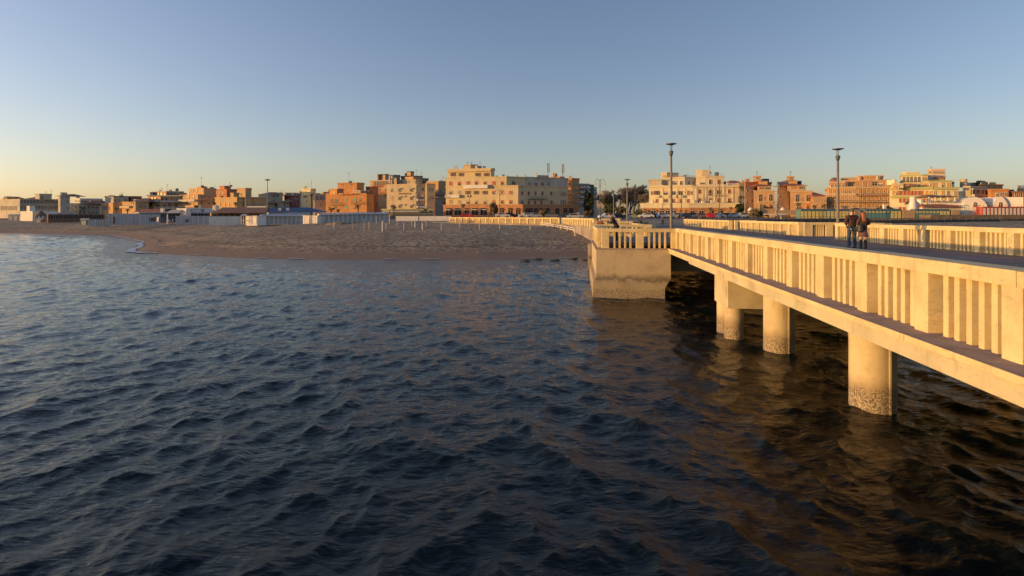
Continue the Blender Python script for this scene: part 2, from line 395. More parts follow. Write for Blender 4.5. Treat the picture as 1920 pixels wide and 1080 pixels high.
b.box(5.3, 16.1, -4, 92, 2.55, 2.70); b.box(4.95, 5.3, 41, 92, 2.4, 2.715); b.box(16.1, 16.42, -4, 92, 2.4, 2.9)
b.build('slab', FASC, pier)
rows = [(-6.5, [6.9]), (0.4, [6.9, 14.2]), (6.6, [6.95,14.2]), (14.0, [6.97, 14.2]), (19.5, [6.75, 14.2])]
for v, us in rows:
    bb = MB(); bb.box(6.3, 15.9, v-.35, v+.35, 2.2, 2.56); bb.build('cross_beam', FASC, pier)
    for u in us:
        c = MB(); c.lathe([(.49,-1.5),(.49,2.3)], u, v, 28)
        c.box(u+.12, u+.16, v-.498, v-.47, -.5, 2.2) 
        o = c.build('column', PILE, pier, smooth=True)
        o.data.set_sharp_from_angle(angle=R(40))
# deep bent between Z 20 and 22
bb = MB(); bb.box(5.45, 15.9, 20.9, 22.9, 1.2, 2.56); bb.build('cap_beam', FASC, pier)
for (u, v) in [(5.8, 21.4), (5.8, 22.55), (10.5, 22.1), (15, 22.1)]:
    c = MB(); c.lathe([(.34,-1.5),(.34,1.25)], u, v, 26); o = c.build('column', PILE, pier, smooth=True); o.data.set_sharp_from_angle(angle=R(40))
for v in (50, 62, 74):
    for u in (6.5, 15): MB().lathe([(.5,-1.5),(.5,2.6)], u, v, 16).build('column', PILE, pier)
# abutment under the bay: a sheet with a little relief on its camera side
ab = MB()
ab.prism([(.98,31.0),(5.05,31.0),(5.05,41),(.98,41)], 1.12, 2.715)
ab.prism([(.80,30.92),(4.72,30.92),(4.72,41.1),(.80,41.1)], -1.5, [.95,.62,.62,.95], top=[(.80,30.92),(4.72,30.92),(4.72,41.1),(.80,41.1)])
ab.prism([(.80,30.92),(4.72,30.92),(4.72,41.1),(.80,41.1)], [.95,.62,.62,.95], 1.125, top=[(.98,31.0),(5.05,31.0),(5.05,41),(.98,41)])
ab.build('abutment', CONC, pier)
MB().box(.93, 5.1, 30.95, 41.05, 2.72, 2.80).build('bay_ledge', LEDGE, pier)
MB().box(5.12, 16.2, 33, 33.9, 1.35, 2.56).build('beam_wall', CONC, pier)
MB().box(9.5, 16.2, 33.1, 33.8, -1.5, 1.34).build('beam_wall', CONC, pier)
MB().box(17.0, 19.7, 37.1, 43.3, -1.2, 2.9).build('bay_base', CONC, pier)
MB().box(1.8, 5.0, 56, 60.3, -1.2, 2.9).build('bay_base', CONC, pier)
MB().box(16.6, 19.1, 58, 62.4, -1.2, 2.9).build('bay_base', CONC, pier)
MB().box(5.5, 16.2, 66, 92, -1, 2.6).build('shore_abutment', CONC, pier)

BALS = {}
def balustrade(label, p, heading, bays, pitch=1.835, nb=5, z=2.8, h=1.125, group='stone balustrades of the pier', endpost=True, pw=.33, bw=.107, startpost=True, dep=.40):
    """local x runs along the rail, local y through its thickness; posts start at x=0"""
    t = thing('balustrade', label, 'balustrade', (p[0], p[1], z), heading, group)
    Ln = bays*pitch+(pw if endpost else 0)
    rt = MB(); x = -.0; k = 0
    while x < Ln-.01:
        x1 = min(x+3.67+.0, Ln); 
        if Ln-x1 < .5: x1 = Ln
        e = random.uniform(-.006, .006)
        rt.box(x+.003, x1-.003, -.215+e, .215+e, h-.195, h+e); x = x1; k += 1
    rt.build('top_rail', STONE, t)
    key = (pw, h, dep)
    if key not in BALS:
        a = MB().box(0, pw, -dep/2, dep/2, -.02, h-.19); bm = bmesh.new(); me = a.mesh('post', STONE); bm.from_mesh(me)
        bmesh.ops.bevel(bm, geom=bm.edges[:], offset=.012, segments=1, affect='EDGES'); bm.to_mesh(me); bm.free()
        w = MB().box(-bw/2, bw/2, -.10, .10, -.02, h-.19).mesh('baluster', STONE); bm = bmesh.new(); bm.from_mesh(w)
        bmesh.ops.bevel(bm, geom=bm.edges[:], offset=.008, segments=1, affect='EDGES'); bm.to_mesh(w); bm.free()
        BALS[key] = (me, w)
    me, w = BALS[key]
    for k in range(bays+(1 if endpost else 0)):
        if k == 0 and not startpost: continue
        o = bpy.data.objects.new('post', me); C.objects.link(o); o.parent = t; o.location = (k*pitch, 0, 0)
        o.scale = (1, 1+random.uniform(-.01,.01), 1)
    for k in range(bays):
        gap = pitch-pw
        for j in range(nb):
            o = bpy.data.objects.new('baluster', w); C.objects.link(o); o.parent = t
            o.location = (k*pitch+pw+gap*(j+1)/(nb+1)+random.uniform(-.008,.008), random.uniform(-.006,.006), 0)
            o.rotation_euler = (0, 0, random.uniform(-.03,.03))
    return t
HV = R(90)-TH      # heading of +v
HU = -TH           # heading of +u
nearb = balustrade('long near balustrade on the camera side of the pier, low sun on its wide posts', P(5.525, 3.70), HV, 15, pitch=1.805)
balustrade('short balustrade on the camera face of the projecting bay above the stained block', P(1.28, 31.25), HU, 2, pitch=1.9, nb=4, pw=.42, h=1.10, endpost=True)
balustrade('short balustrade on the sea side of the projecting bay, beside the leaning person', P(1.27, 31.75), HV, 5, pitch=1.78, nb=4, h=1.10, pw=.30)
balustrade('short balustrade closing the far side of the projecting bay behind the leaning person', P(1.3, 41.2), HU, 2, pitch=1.85, nb=4, z=2.9, h=1.08)
balustrade('balustrade on the sea side of the pier between the two projecting bays', P(5.5, 41.6), HV, 7, pitch=1.9, z=2.85, h=1.05)
balustrade('short balustrade around the second bay seen just left of the tall lamp', P(1.9, 58.8), HU, 2, pitch=1.7, z=3.0, h=1.05)
# far side
balustrade('long far balustrade behind the couple, with scribbled graffiti on one post', P(16.62, 17.6), HV, 11, pitch=1.78, z=3.1, h=1.04)
balustrade('short return balustrade of the far bay just left of the couple', P(16.7, 43.0), HU, 2, pitch=1.42, nb=5, z=3.1, h=1.04, pw=.5)
balustrade('far balustrade running on from the couple towards the town', P(16.62, 43.4), HV, 8, z=3.1, h=1.04)
balustrade('small return balustrade of the second far bay nearer the town', P(16.9, 62.2), HU, 1, pitch=1.9, z=3.1, h=1.04)
balustrade('farthest balustrade on the right of the pier where the deck meets the square', P(16.62, 62.6), HV, 14, z=3.1, h=1.02, nb=4)
balustrade('outer balustrade of the far bay, hidden from most views behind the couple', P(19.6, 37.5), HV, 3, z=3.1, h=1.04)
balustrade('camera side balustrade of the far bay, seen edge on behind the couple', P(17.0, 37.5), HU, 1, pitch=1.9, z=3.1, h=1.04)
# graffiti on the post at column 1905
def graffito():
    m = MB()
    strokes = [[(0,.78),(.05,.70),(.02,.66),(.08,.63)], [(.05,.55),(.10,.62),(.14,.56),(.08,.50),(.05,.56)], [(.17,.66),(.22,.60),(.19,.54)],
               [(.06,.44),(.12,.46),(.18,.42)], [(.04,.38),(.12,.28),(.20,.40),(.13,.24)], [(.20,.52),(.24,.46),(.19,.42)]]
    for s in strokes:
        m.tube([(q[0], 0, q[1]) for q in s], .007, 5)
    return m
# posts of the long far balustrade start at v=16 with pitch 1.835; the marked post is the third
far_thing = [o for o in C.objects if o.get('label', '').startswith('long far balustrade')][0]
graffito().build('graffiti', DARKM, far_thing, loc=(3*1.78+.03, .203, 0))
# old stone steps behind the bay at the water's edge
st = thing('stone_pillar', 'old stepped stone pillar with yellow seaweed behind the bay at the water edge', 'pillar', P(1.02, 47, 0), RZ)
s = MB(); s.box(-.2, 1.1, 0, 2.0, -1.2, 1.2); s.box(-.2, 1.1, .2, 2.0, 1.2, 2.15); s.box(.15, 1.1, .1, 2.0, 2.15, 3.4); s.build('shaft', CONC, st)
MB().box(-.05, 1.3, .0, 2.1, 3.4, 4.0).build('cap', STONE, st)

# ---------------------------------------------------------------- deck lamps
def deck_lamp(label, p, h, group='tall lamps standing on the pier'):
    t = thing('street_lamp', label, 'street lamp', p, 0, group)
    MB().lathe([(.16,0),(.16,.25),(.095,.35),(.085,h*.5),(.065,h*.86)], 0, 0, 14).build('pole', POLE, t, smooth=True)
    MB().lathe([(.07,h*.86),(.12,h*.885),(.15,h*.905),(.12,h*.915),(.05,h*.92)], 0, 0, 14).build('collar', DARKM, t, smooth=True)
    m = MB()
    for k in range(3):
        a = k*2.094+.5; m.tube([(.06*math.cos(a),.06*math.sin(a),h*.91),(.10*math.cos(a),.10*math.sin(a),h*.975)], .012, 5)
    m.tube([(0,0,h*.91),(0,0,h*.985)], .018, 6)
    m.build('bracket', DARKM, t)
    MB().lathe([(.02,h*.972),(.36,h*.988),(.36,h*.993),(.05,h*1.0)], 0, 0, 18).build('lamp_shade', DARKM, t, smooth=False)
    return t
q = px(1258.5, 37); deck_lamp('tall lamp with flat disc shade, on the pier beside the projecting bay', (q.x, q.y, 3.1), 6.45)
q = px(1571, 36.6); deck_lamp('tall lamp with flat disc shade standing behind the couple', (q.x, q.y, 3.1), 6.05)
q = px(1176, 62); deck_lamp('grey disc lamp between the bare trees, farther along the pier', (q.x, q.y, 3.3), 5.5)
q = px(1150.5, 95); deck_lamp('small dark disc lamp left of the bare trees on the square', (q.x, q.y, 3.4), 5.6)
# ---------------------------------------------------------------- town ground
bx = [-1500,-600,-200,-150,-110,-60,-25,-14,-3,8.7,10.4,14.3,27.3,60,110,200,350,700,1500]
by = [300,280,224,216,204,168,146,118.4,107.5,96.4,72,70,86,104,124,132,140,150,170]
def town_z(x, y): return 3.18+min(1, max(0, (y-max(110, float(np.interp(x, bx, by))))/45))*.92
g = MB(); n = len(bx); rowsY = [0, 3, 8, 16, 30, 60, 120, 300, 900, 4000]; vs = []
for x, y in zip(bx, by):
    for r in rowsY:
        k = x/(y) if abs(x) > 250 else 0
        vs.append((x+k*r*.6, y+r, town_z(x, y+r)))
m_ = len(rowsY); fs = []
for i in range(n-1):
    for j in range(m_-1): fs.append((i*m_+j, (i+1)*m_+j, (i+1)*m_+j+1, i*m_+j+1))
g.add(vs, fs)
for i in range(n-1):
    g.add([(bx[i],by[i],-1),(bx[i+1],by[i+1],-1),(bx[i+1],by[i+1],town_z(bx[i+1],by[i+1])),(bx[i],by[i],town_z(bx[i],by[i]))], [(0,1,2,3)])
PAVE = paint('promenade_paving', (.30,.25,.215), .85, .25, .35, .3)
tag(g.build('promenade', PAVE), 'paved promenade and streets of the seaside town', 'promenade', kind='structure')
rd = MB()
for (xa, ya, xb, yb, w) in [(-600,300,-60,182,8), (-60,182,10,158,10), (10,158,260,166,11), (260,166,600,178,11)]:
    rd.add([(xa,ya,town_z(xa,ya)+.02),(xb,yb,town_z(xb,yb)+.02),(xb,yb+w,town_z(xb,yb+w)+.02),(xa,ya+w,town_z(xa,ya+w)+.02)], [(0,1,2,3)])
tag(rd.build('road', paint('asphalt', (.06,.058,.056), .9, .2, .5)), 'dark asphalt seafront road behind the promenade', 'road', kind='structure')
h = MB(); hp = []
for i in range(60):
    x = -3000+i*110; hp.append((x, 3000+200*math.sin(i*.7), 0 if x < 1800 else 40+95*math.exp(-((x-2440)/260)**2)+18*math.sin(i*.9)))
for i in range(59):
    if hp[i][2] or hp[i+1][2]:
        h.add([(hp[i][0],hp[i][1]-400,3),(hp[i+1][0],hp[i+1][1]-400,3),(hp[i+1][0],hp[i+1][1],max(3,hp[i+1][2])),(hp[i][0],hp[i][1],max(3,hp[i][2]))], [(0,1,2,3)])
tag(h.build('hills', paint('far_hill_scrub', (.10,.13,.14), .95, .3, .01)), 'distant dark wooded hill between the right hand hotels', 'hill', kind='structure')

# ---------------------------------------------------------------- facades
GL = paint('window_glass', (.035,.04,.045), .38, .3, .3)
GLT = paint('dark_opening', (.02,.018,.016), .8, .2, 1.)
FRM = {}
WC = {}
def win_mesh(w, h, style, col):
    key = (round(w, 1), round(h, 1), style, col)
    if key in WC: return WC[key]
    w, h = max(.4, round(w, 1)), max(.4, round(h, 1)); m = MB(); f = .09
    frame = paint('frame_%s' % str(col), tuple(min(.8, c) for c in (col or (.5,.42,.33))), .7, .1, 4.)
    # local: x along wall, -y outward, z up from sill, centre x=0
    if style == 'arch':
        pts = [(-w/2, 0), (w/2, 0), (w/2, h-w/2)]+[(w/2*math.cos(a), h-w/2+w/2*math.sin(a)) for a in np.linspace(.2, math.pi-.2, 7)]+[(-w/2, h-w/2)]
        nn = len(pts); o = [(x*1.18, z*1.06-.05) for x, z in pts]
        m.add([(x,-.10,z) for x, z in o]+[(x,.0,z) for x, z in o], [tuple(range(nn))]+[(i,i+nn,(i+1)%nn+nn,(i+1)%nn) for i in range(nn)], 0)
        m.add([(x,-.105,z) for x, z in pts], [tuple(range(nn))], 1)
        m.box(-.04,.04,-.13,-.107,.02,h-.1,0); m.box(-w/2,w/2,-.125,-.108,h*.55,h*.55+.07,0)
    elif style == 'shop':
        m.box(-w/2,w/2,-.04,.0,0,h,1); m.box(-w/2,w/2,-.45,-.045,h*.72,h*.84,2); m.box(-.05,.05,-.09,-.045,0,h*.7,0)
    else:
        m.box(-w/2-f,-w/2,-.14,0,-f,h+f,0); m.box(w/2,w/2+f,-.14,0,-f,h+f,0); m.box(-w/2,w/2,-.14,0,h,h+f,0); m.box(-w/2-.12,w/2+.12,-.2,.0,-f-.05,-.002,0)
        if style == 'closed':
            m.box(-w/2,-.02,-.09,0,0,h,2); m.box(.02,w/2,-.09,0,0,h,2)
            for k in range(4): m.box(-w/2+.06,-.08,-.11,-.091,h*(k+.3)/4,h*(k+.3)/4+.05,2)
        elif style == 'open':
            m.box(-w/2,w/2,-.03,0,0,h,1); m.box(-.04,.04,-.07,-.031,0,h,0)
            m.box(-w/2-f-.5,-w/2-f-.01,-.1,-.03,0,h,2); m.box(w/2+f+.01,w/2+f+.5,-.1,-.03,0,h,2)
        elif style == 'half':
            m.box(-w/2,w/2,-.03,0,0,h*.5,1); m.box(-w/2,w/2,-.08,0,h*.5,h,2); m.box(-.03,.03,-.07,-.031,0,h*.5,0)
        elif style == 'awn':
            m.box(-w/2,w/2,-.03,0,0,h,1); m.box(-.04,.04,-.07,-.031,0,h,0)
            m.tube([(-w*.75,-.1,h*.95),(w*.75,-.1,h*.95)], .12, 6, 2)
            m.add([(-w*.75,-.05,h*1.25),(w*.75,-.05,h*1.25),(w*.75,-1.0,h*.92),(-w*.75,-1.0,h*.92),(-w*.75,-.05,h*1.22),(w*.75,-.05,h*1.22),(w*.75,-.98,h*.88),(-w*.75,-.98,h*.88)], [(0,3,2,1),(4,5,6,7),(3,7,6,2),(0,4,7,3),(1,2,6,5)], 2)
        else:
            m.box(-w/2,w/2,-.03,0,0,h,1); m.box(-.04,.04,-.07,-.031,0,h,0); m.box(-w/2,w/2,-.065,-.032,h*.6,h*.6+.06,0)
    me = m.mesh('window', [FRM.get('surround') or paint('window_surround', (.55,.47,.36), .8, .1, 3.), GLT if style == 'shop' else GL, frame])
    WC[key] = me; return me
RR = random.Random(21)
class Bld:
    """a building standing at photograph columns; its faces are real walls at distance Z"""
    def __init__(s, label, Z, name='apartment_building', cat='building', group=None, x=None):
        s.Z = Z; o = px(x or 0, Z); s.o = Vector((o.x, Z, town_z(o.x, Z))); s.t = thing(name, label, cat, s.o, 0, group); s.vols = []; s.last = s.t
    def vol(s, xl, xc, xr, y0, y1=None, mat=None, dz=0., sl=-.5, sr=.6, depth=10, cor=True, name='wall', corm=None, win=(), par=0.):
        if 0 < sr < .48 and xc < 1190: sr = .48
        if xc > 1390 and -.3 < sr <= 0: sr = -.22
        if xc > 1390: sl = min(sl, -.45)
        elif sl < 0: sl = min(sl, -.30)
        Zc = s.Z+dz; c = px(xc, Zc); pts = []
        def ext(x, slope):
            k = (x-960)/F                        # (cx+a) = k (Zc + slope a)
            a = (k*Zc-c.x)/(1-k*slope); return Vector((c.x+a, Zc+slope*a, 0))
        if xl < xc: pts.append(ext(xl, sl))
        pts.append(Vector((c.x, Zc, 0)))
        if xr > xc: pts.append(ext(xr, sr))
        zt = px(0, Zc, y0).z; zb = s.o.z-.6 if y1 is None else px(0, Zc, y1).z
        front = [p.copy() for p in pts]
        # the back: straight away from the viewer so that nothing behind the faces shows
        L_, R_ = front[0], front[-1]
        bl = L_+Vector((min(0, L_.x)*0+ (L_.x/L_.y)*depth*(1 if L_.x > 0 else .9), depth, 0)); br = R_+Vector(((R_.x/R_.y)*depth*(.9 if R_.x > 0 else 1), depth, 0))
        poly = front+[br, bl]; poly = [p-Vector((s.o.x, s.o.y, 0)) for p in poly]
        z0, z1 = zb-s.o.z, zt-s.o.z
        m = MB().prism([(p.x, p.y) for p in poly], z0, z1)
        if par: pass
        w = m.build(name, mat, s.t)
        if cor:
            cen = sum(poly, Vector())/len(poly); o2 = []
            for p in poly: d = (p-cen); d.z = 0; o2.append(p+d.normalized()*.28)
            rf = MB().prism([(p.x, p.y) for p in o2], z1-.34, z1+.06).build('roof', corm or mat, s.t); s.last = rf
            wd_ = (front[-1]-front[0]).length
            if wd_ > 7 and y1 is None or wd_ > 9:
                for _ in range(int(wd_/6)):
                    f_ = RR.uniform(.08, .92); g_ = RR.uniform(.12, .7); a_ = poly[0].lerp(poly[len(front)-1], f_); b_ = poly[-1].lerp(poly[-2], f_); c_ = a_.lerp(b_, g_)
                    w_, h_ = RR.uniform(.25, .6), RR.uniform(.5, 1.3); MB().box(c_.x-w_, c_.x+w_, c_.y-w_, c_.y+w_, z1, z1+h_).box(c_.x-w_-.08, c_.x+w_+.08, c_.y-w_-.08, c_.y+w_+.08, z1+h_+.002, z1+h_+.12).build('chimney', RR.choice([mat, greyw, white]), rf)
                    if RR.random() < .5:
                        q_ = MB().tube([(c_.x+1, c_.y, z1), (c_.x+1, c_.y, z1+RR.uniform(1.5, 3))], .03, 4); zz_ = z1+RR.uniform(1.3, 1.5); q_.tube([(c_.x+.5, c_.y, zz_), (c_.x+1.5, c_.y, zz_)], .02, 4); q_.build('antenna', DARKM, rf)
        v = dict(front=front, z0=zb, z1=zt); s.vols.append(v)
        for W_ in win: s.win(v, *W_)
        return v
    def seg(s, v, x):
        k = (x-960)/F
        for a, b in zip(v['front'][:-1], v['front'][1:]):
            ka, kb = a.x/a.y, b.x/b.y
            if ka-1e-6 <= k <= kb+1e-6:
                d = b-a; t = (k*a.y-a.x)/(d.x-k*d.y); p = a+d*t; d.normalize()
                return p, d
        return None
    def win(s, v, xs, ys, wpx=4.5, hpx=7, style='plain', col=None):
        for x in xs:
            q = s.seg(v, x)
            if not q: continue
            p, d = q; w = abs(wpx*p.y/F/max(.25, abs(d.x-(p.x/p.y)*d.y)))
            for y in ys:
                zc = px(0, p.y, y).z; h = hpx*p.y/F
                o = bpy.data.objects.new('window', win_mesh(min(w, 3.5), h, {'closed': RR.choice(['closed','closed','closed','half']), 'plain': RR.choice(['plain','plain','half'])}.get(style, style), col)); C.objects.link(o); o.parent = s.t
                o.location = (p.x-s.o.x, p.y-s.o.y, zc-h/2-s.o.z); o.rotation_euler = (0, 0, math.atan2(d.y, d.x))
    def balcony(s, v, x0, x1, y, mat, hpx=4, out=1.1, slab=True, rail=False):
        a = s.seg(v, x0); b = s.seg(v, x1)
        if not a or not b: return
        p, q = a[0], b[0]; d = (q-p); L_ = d.length
        if L_ < .3: return
        d.normalize(); nrm = Vector((d.y, -d.x, 0)); z = px(0, p.y, y).z; h = hpx*p.y/F
        m = MB(); m.box(0, L_, -out, 0, -.16, 0)
        if rail:
            for k in range(max(2, int(L_/.5))+1):
                xx = L_*k/max(2, int(L_/.5)); m.box(max(0, xx-.03), min(L_, xx+.03), -out+.02, -out+.06, 0, h)
            m.box(0, L_, -out+.01, -out+.07, h, h+.06)
        else:
            m.box(0, L_, -out, -out+.14, .001, h); m.box(0, .12, -out+.141, -.01, .001, h); m.box(L_-.12, L_, -out+.141, -.01, .001, h)
        o = m.build('balcony', mat, s.t); o.location = (p.x-s.o.x, p.y-s.o.y, z-h/2-s.o.z); o.rotation_euler = (0, 0, math.atan2(d.y, d.x))
    def hip(s, xl, xr, y0, y1, mat, dz=1., depth=9, name='roof', ridge=.35):
        Z = s.Z+dz; a = px(xl, Z, y1)-s.o; b = px(xr, Z, y1)-s.o; top = px(0, Z, y0).z-s.o.z; w = b.x-a.x; r = w*ridge
        z = a.z; D = depth
        vs = [(a.x,a.y-.5,z),(b.x,b.y-.5,z),(b.x,b.y+D,z),(a.x,a.y+D,z),(a.x+(w-r)/2,a.y+D/2,top),(b.x-(w-r)/2,a.y+D/2,top)]
        MB().add(vs, [(0,1,5,4),(1,2,5),(2,3,4,5),(3,0,4),(3,2,1,0)]).build(name, mat, s.t)
    def antenna(s, x, y0, y1, dz=3):
        p = px(x, s.Z+dz, y1)-s.o; q = px(x, s.Z+dz, y0)-s.o; m = MB(); m.tube([p, q], .045, 5)
        for k in range(4): m.tube([(q.x-.5+.08*k, q.y, q.z-.25*k), (q.x+.5-.08*k, q.y+.1, q.z-.25*k)], .02, 4)
        m.build('antenna', DARKM, s.last)
    def block(s, xl, xr, y0, y1, mat, dz=3, depth=3, name='chimney'):
        a = px(xl, s.Z+dz, y1)-s.o; b = px(xr, s.Z+dz, y0)-s.o
        MB().box(a.x, b.x, a.y, a.y+depth, a.z-.3, b.z).build(name, mat, s.last if name == 'chimney' else s.t)
    def tank(s, x, y0, y1, dz=3, r=.7):
        a = px(x, s.Z+dz, y1)-s.o; b = px(x, s.Z+dz, y0)-s.o
        MB().lathe([(r*.3,a.z-.5),(r*.3,a.z),(r,a.z+.1),(r,b.z-.15),(r*.5,b.z)], a.x, a.y+1, 12).build('water_tank', DARKM, s.last)
def rng(a, b, n): return [a+(b-a)*i/(n-1) for i in range(n)] if n > 1 else [a]

cream = paint('wall_cream', (.64,.51,.30), .85, .1, .25, wstain=.4)
sand_w = paint('wall_sand', (.60,.47,.29), .85, .1, .25, wstain=.4)
greyw = paint('wall_grey_plaster', (.50,.45,.36), .85, .12, .3, wstain=.5)
orange = paint('wall_orange', (.58,.27,.10), .85, .12, .3, wstain=.4)
brickc = paint('wall_brick', (.52,.22,.11), .9, .15, .6)
ochre = paint('wall_ochre', (.54,.35,.17), .85, .1, .3, wstain=.3)
peach = paint('wall_peach', (.62,.37,.185), .85, .1, .3, wstain=.3)
redw = paint('wall_dark_red', (.36,.13,.09), .9, .12, .3)
yell = paint('wall_yellow', (.72,.60,.32), .85, .08, .3, wstain=.25)
olive = paint('trim_olive_green', (.50,.48,.20), .85, .08, .5)
white = paint('wall_white', (.76,.71,.64), .8, .06, .3, wstain=.2)
bluish = paint('panel_blue_white', (.47,.465,.475), .7, .08, .5, wstain=.15)
tile = paint('roof_tiles', (.40,.14,.08), .9, .2, 1.5)
tiled = paint('roof_dark_tiles', (.22,.13,.10), .9, .2, 1.5)
slate = paint('roof_slate', (.09,.10,.12), .7, .2, 1.)
conc2 = paint('balcony_concrete', (.55,.50,.44), .85, .1, .6)
RED = (.55,.08,.05); GRN = (.05,.25,.12); ORG = (.75,.35,.06); BRN = (.20,.09,.05); GRY = (.35,.33,.30); WHT = (.7,.66,.6); DBR = (.30,.10,.07)

# ---- left to right
B = Bld('long grey arcaded seafront building at the far left, its left wing warm in the sun', 235, x=37)
v = B.vol(-40, 37, 111, 373, None, greyw, sr=.35, corm=sand_w)
B.win(v, rng(40.5, 71, 6), [378], 3.6, 6); B.win(v, rng(86, 108, 6), [378], 2.6, 5.5); B.win(v, rng(40.5, 108, 13), [388.5], 2.8, 6, 'plain')
B.win(v, [79], [378], 6, 5); B.win(v, rng(3, 30, 7), [390], 2.2, 7, 'plain', BRN)
B.balcony(v, 40, 108, 384.4, greyw, 1.2, .5)
v = B.vol(66, 74, 97, 363.4, 374, greyw, dz=2, sr=.35); B.win(v, [79], [369], 4.5, 5.5)
v = B.vol(109, 113, 131, 367, None, greyw, dz=1.0, sr=.5); B.win(v, [127], [370, 378, 389], 2, 4)
B.hip(104, 133, 363.2, 367.4, tiled, dz=2); B.block(113, 115.5, 360.5, 367, greyw); B.antenna(96, 356, 364); B.antenna(86, 359, 364)
v = B.vol(5, 7, 20, 372, None, sand_w, dz=14); B.hip(4, 20, 368, 372.4, tile, dz=14); B.block(7, 13, 368, 373, sand_w, dz=13)
B.hip(44, 66, 368.3, 373.3, tiled, dz=4, name='roof')
B = Bld('low white flats with long balcony bands behind the beach bar at far left', 300, x=150)
v = B.vol(138, 150, 192, 372, None, white, sr=.2); B.win(v, rng(142, 188, 9), [377, 385], 3, 4); B.balcony(v, 151, 190, 375, conc2, 1.6); B.balcony(v, 151, 190, 383, conc2, 1.6)
B = Bld('low brown tiled house between the white flats and the beige three storey block', 262, 'house', 'house', x=165)
v = B.vol(131, 148, 188, 381, None, sand_w, sr=.5); B.win(v, rng(135, 182, 7), [388, 397], 3, 4.5); B.hip(148, 188, 374, 382, tiled); B.vol(168, 171, 189, 377, 384, brickc, dz=3)
B = Bld('beige three storey block with dark flat roof left of the small yellow house', 240, x=212)
v = B.vol(189, 212, 241, 380.5, None, peach, sr=.4); B.win(v, [193, 197, 201, 205], [390], 1.8, 7, 'closed', BRN); B.win(v, [217, 224, 235], [376, 388], 2.2, 5)
v = B.vol(197, 213, 241, 367.6, 381, greyw, dz=.8, sr=.4, corm=slate); B.win(v, [217, 236], [375.5], 2.2, 5); B.antenna(228, 361, 367); B.block(203, 206, 366, 369, greyw)
B = Bld('small yellow house with brown tiled roof and a veranda right of the beige block', 232, 'house', 'house', x=255)
v = B.vol(229, 254, 279, 378, None, ochre, sr=.5); B.win(v, [248.5], [382], 4, 5.5, 'closed', BRN); B.win(v, [231, 236, 241, 263, 271], [387], 3, 4); B.balcony(v, 229, 247, 388, sand_w, 3); B.hip(243, 279, 371, 378.5, tiled); B.vol(241, 246, 266, 367.6, 378, tiled, dz=12, cor=False)
B = Bld('apartment block with curved cream balcony bands and a set back glazed top floor', 238, x=314)
v = B.vol(279, 301, 346, 368.5, None, peach, sl=-.35, sr=.15)
for y in (375.2, 388): B.balcony(v, 279.5, 300, y+2, conc2, 2.6, 1.5); B.balcony(v, 301.5, 343, y+2, conc2, 2.6, 1.5)
B.win(v, [285, 291, 304, 312, 332, 340], [373], 4, 6); B.win(v, [285, 296, 308, 318, 330], [383.5, 395], 5, 6, 'plain'); B.win(v, [322], [373], 5, 6, 'closed', (.55,.25,.12))
B.balcony(v, 279, 343, 366.8, conc2, 1.4, 1.8)
v = B.vol(287, 312, 344, 358.4, 368.5, peach, dz=1.8, sl=-.35, sr=.15, corm=conc2); B.win(v, rng(290, 340, 9), [363.6], 4, 4.5)
B.block(281, 287, 360, 368, slate, dz=3); B.antenna(313.5, 346, 358); B.antenna(303, 352, 358); B.tank(329, 353, 358)
B = Bld('peach five storey block with a stepped top and wrap round balconies', 236, x=372)
v = B.vol(337, 371, 405, 364.5, None, peach); B.win(v, [345, 353, 363], [370], 3.2, 4.2, 'half', WHT); B.win(v, [351, 361, 378, 392], [380], 3.4, 4.6, 'plain'); B.win(v, [349, 358, 366, 378, 388], [392], 3.4, 5); B.win(v, [380, 393], [368.5], 2.5, 4)
B.balcony(v, 335+3, 370, 376.3, conc2, 3.4, 1.4); B.balcony(v, 338, 370, 387, peach, 3.4, 1.4); B.balcony(v, 372, 390, 373, peach, 3, 1.4)
v = B.vol(355, 382, 405, 352.8, 365, peach, dz=2); B.win(v, [361, 369, 379], [358], 2.6, 3.6, 'half', WHT)
v = B.vol(370, 378, 386, 350.4, 354, peach, dz=4); B.antenna(377.5, 332, 350); B.tank(394, 350.5, 353.5); B.tank(377, 347.2, 351)
B = Bld('dark red brick block with a stair tower behind the ochre corner building', 262, x=424)
v = B.vol(403, 425, 444, 354.5, None, brickc); B.win(v, [411, 418], [361], 2.4, 5); v = B.vol(412, 421, 431, 348.5, 355, brickc, dz=2); B.antenna(430.5, 341, 348); B.tank(431, 346.6, 349.5)
B = Bld('ochre corner building with a square tower and a long shaded right wing', 228, x=444)
v = B.vol(403, 444, 456, 369.6, None, ochre); B.win(v, [411, 420.5, 428.5], [383.5], 3.4, 6, 'closed', ORG)
v = B.vol(444.5, 460.2, 471.5, 352.6, None, ochre, dz=.9, cor=True); B.win(v, [452, 466], [364.5], 2.2, 6, 'closed', (.25,.35,.28)); B.win(v, [452, 465.5], [383], 3, 4.5)
v = B.vol(470, 471.5, 499, 369.6, None, ochre, dz=3, sr=.3); B.win(v, [477, 485, 492.5], [383.5], 2, 4.5, 'plain')
B.vol(432, 438, 446, 361.5, 370, ochre, dz=2)
B = Bld('grey plaster house with a pitched brown roof behind the blue canopy', 255, 'house', 'house', x=505)
v = B.vol(485, 498, 530, 364, None, greyw, sr=.3); B.win(v, [501, 513, 520], [368, 377], 2, 3.5); B.hip(485, 523, 359.5, 365, tiled); B.vol(498, 500, 516, 380, None, greyw, dz=-6, sr=.3); B.hip(497, 518, 376.5, 381, tiled, dz=-6)
B = Bld('narrow grey house with steep gable roof, just left of the deep red house', 250, 'house', 'house', x=530)
v = B.vol(518, 522, 543, 377, None, greyw, sr=.3); B.hip(524, 544, 372.5, 379, tiled, dz=.5, ridge=.05); B.win(v, [533], [384], 2, 4); B.vol(520, 524, 530, 361, 377, greyw, dz=8)
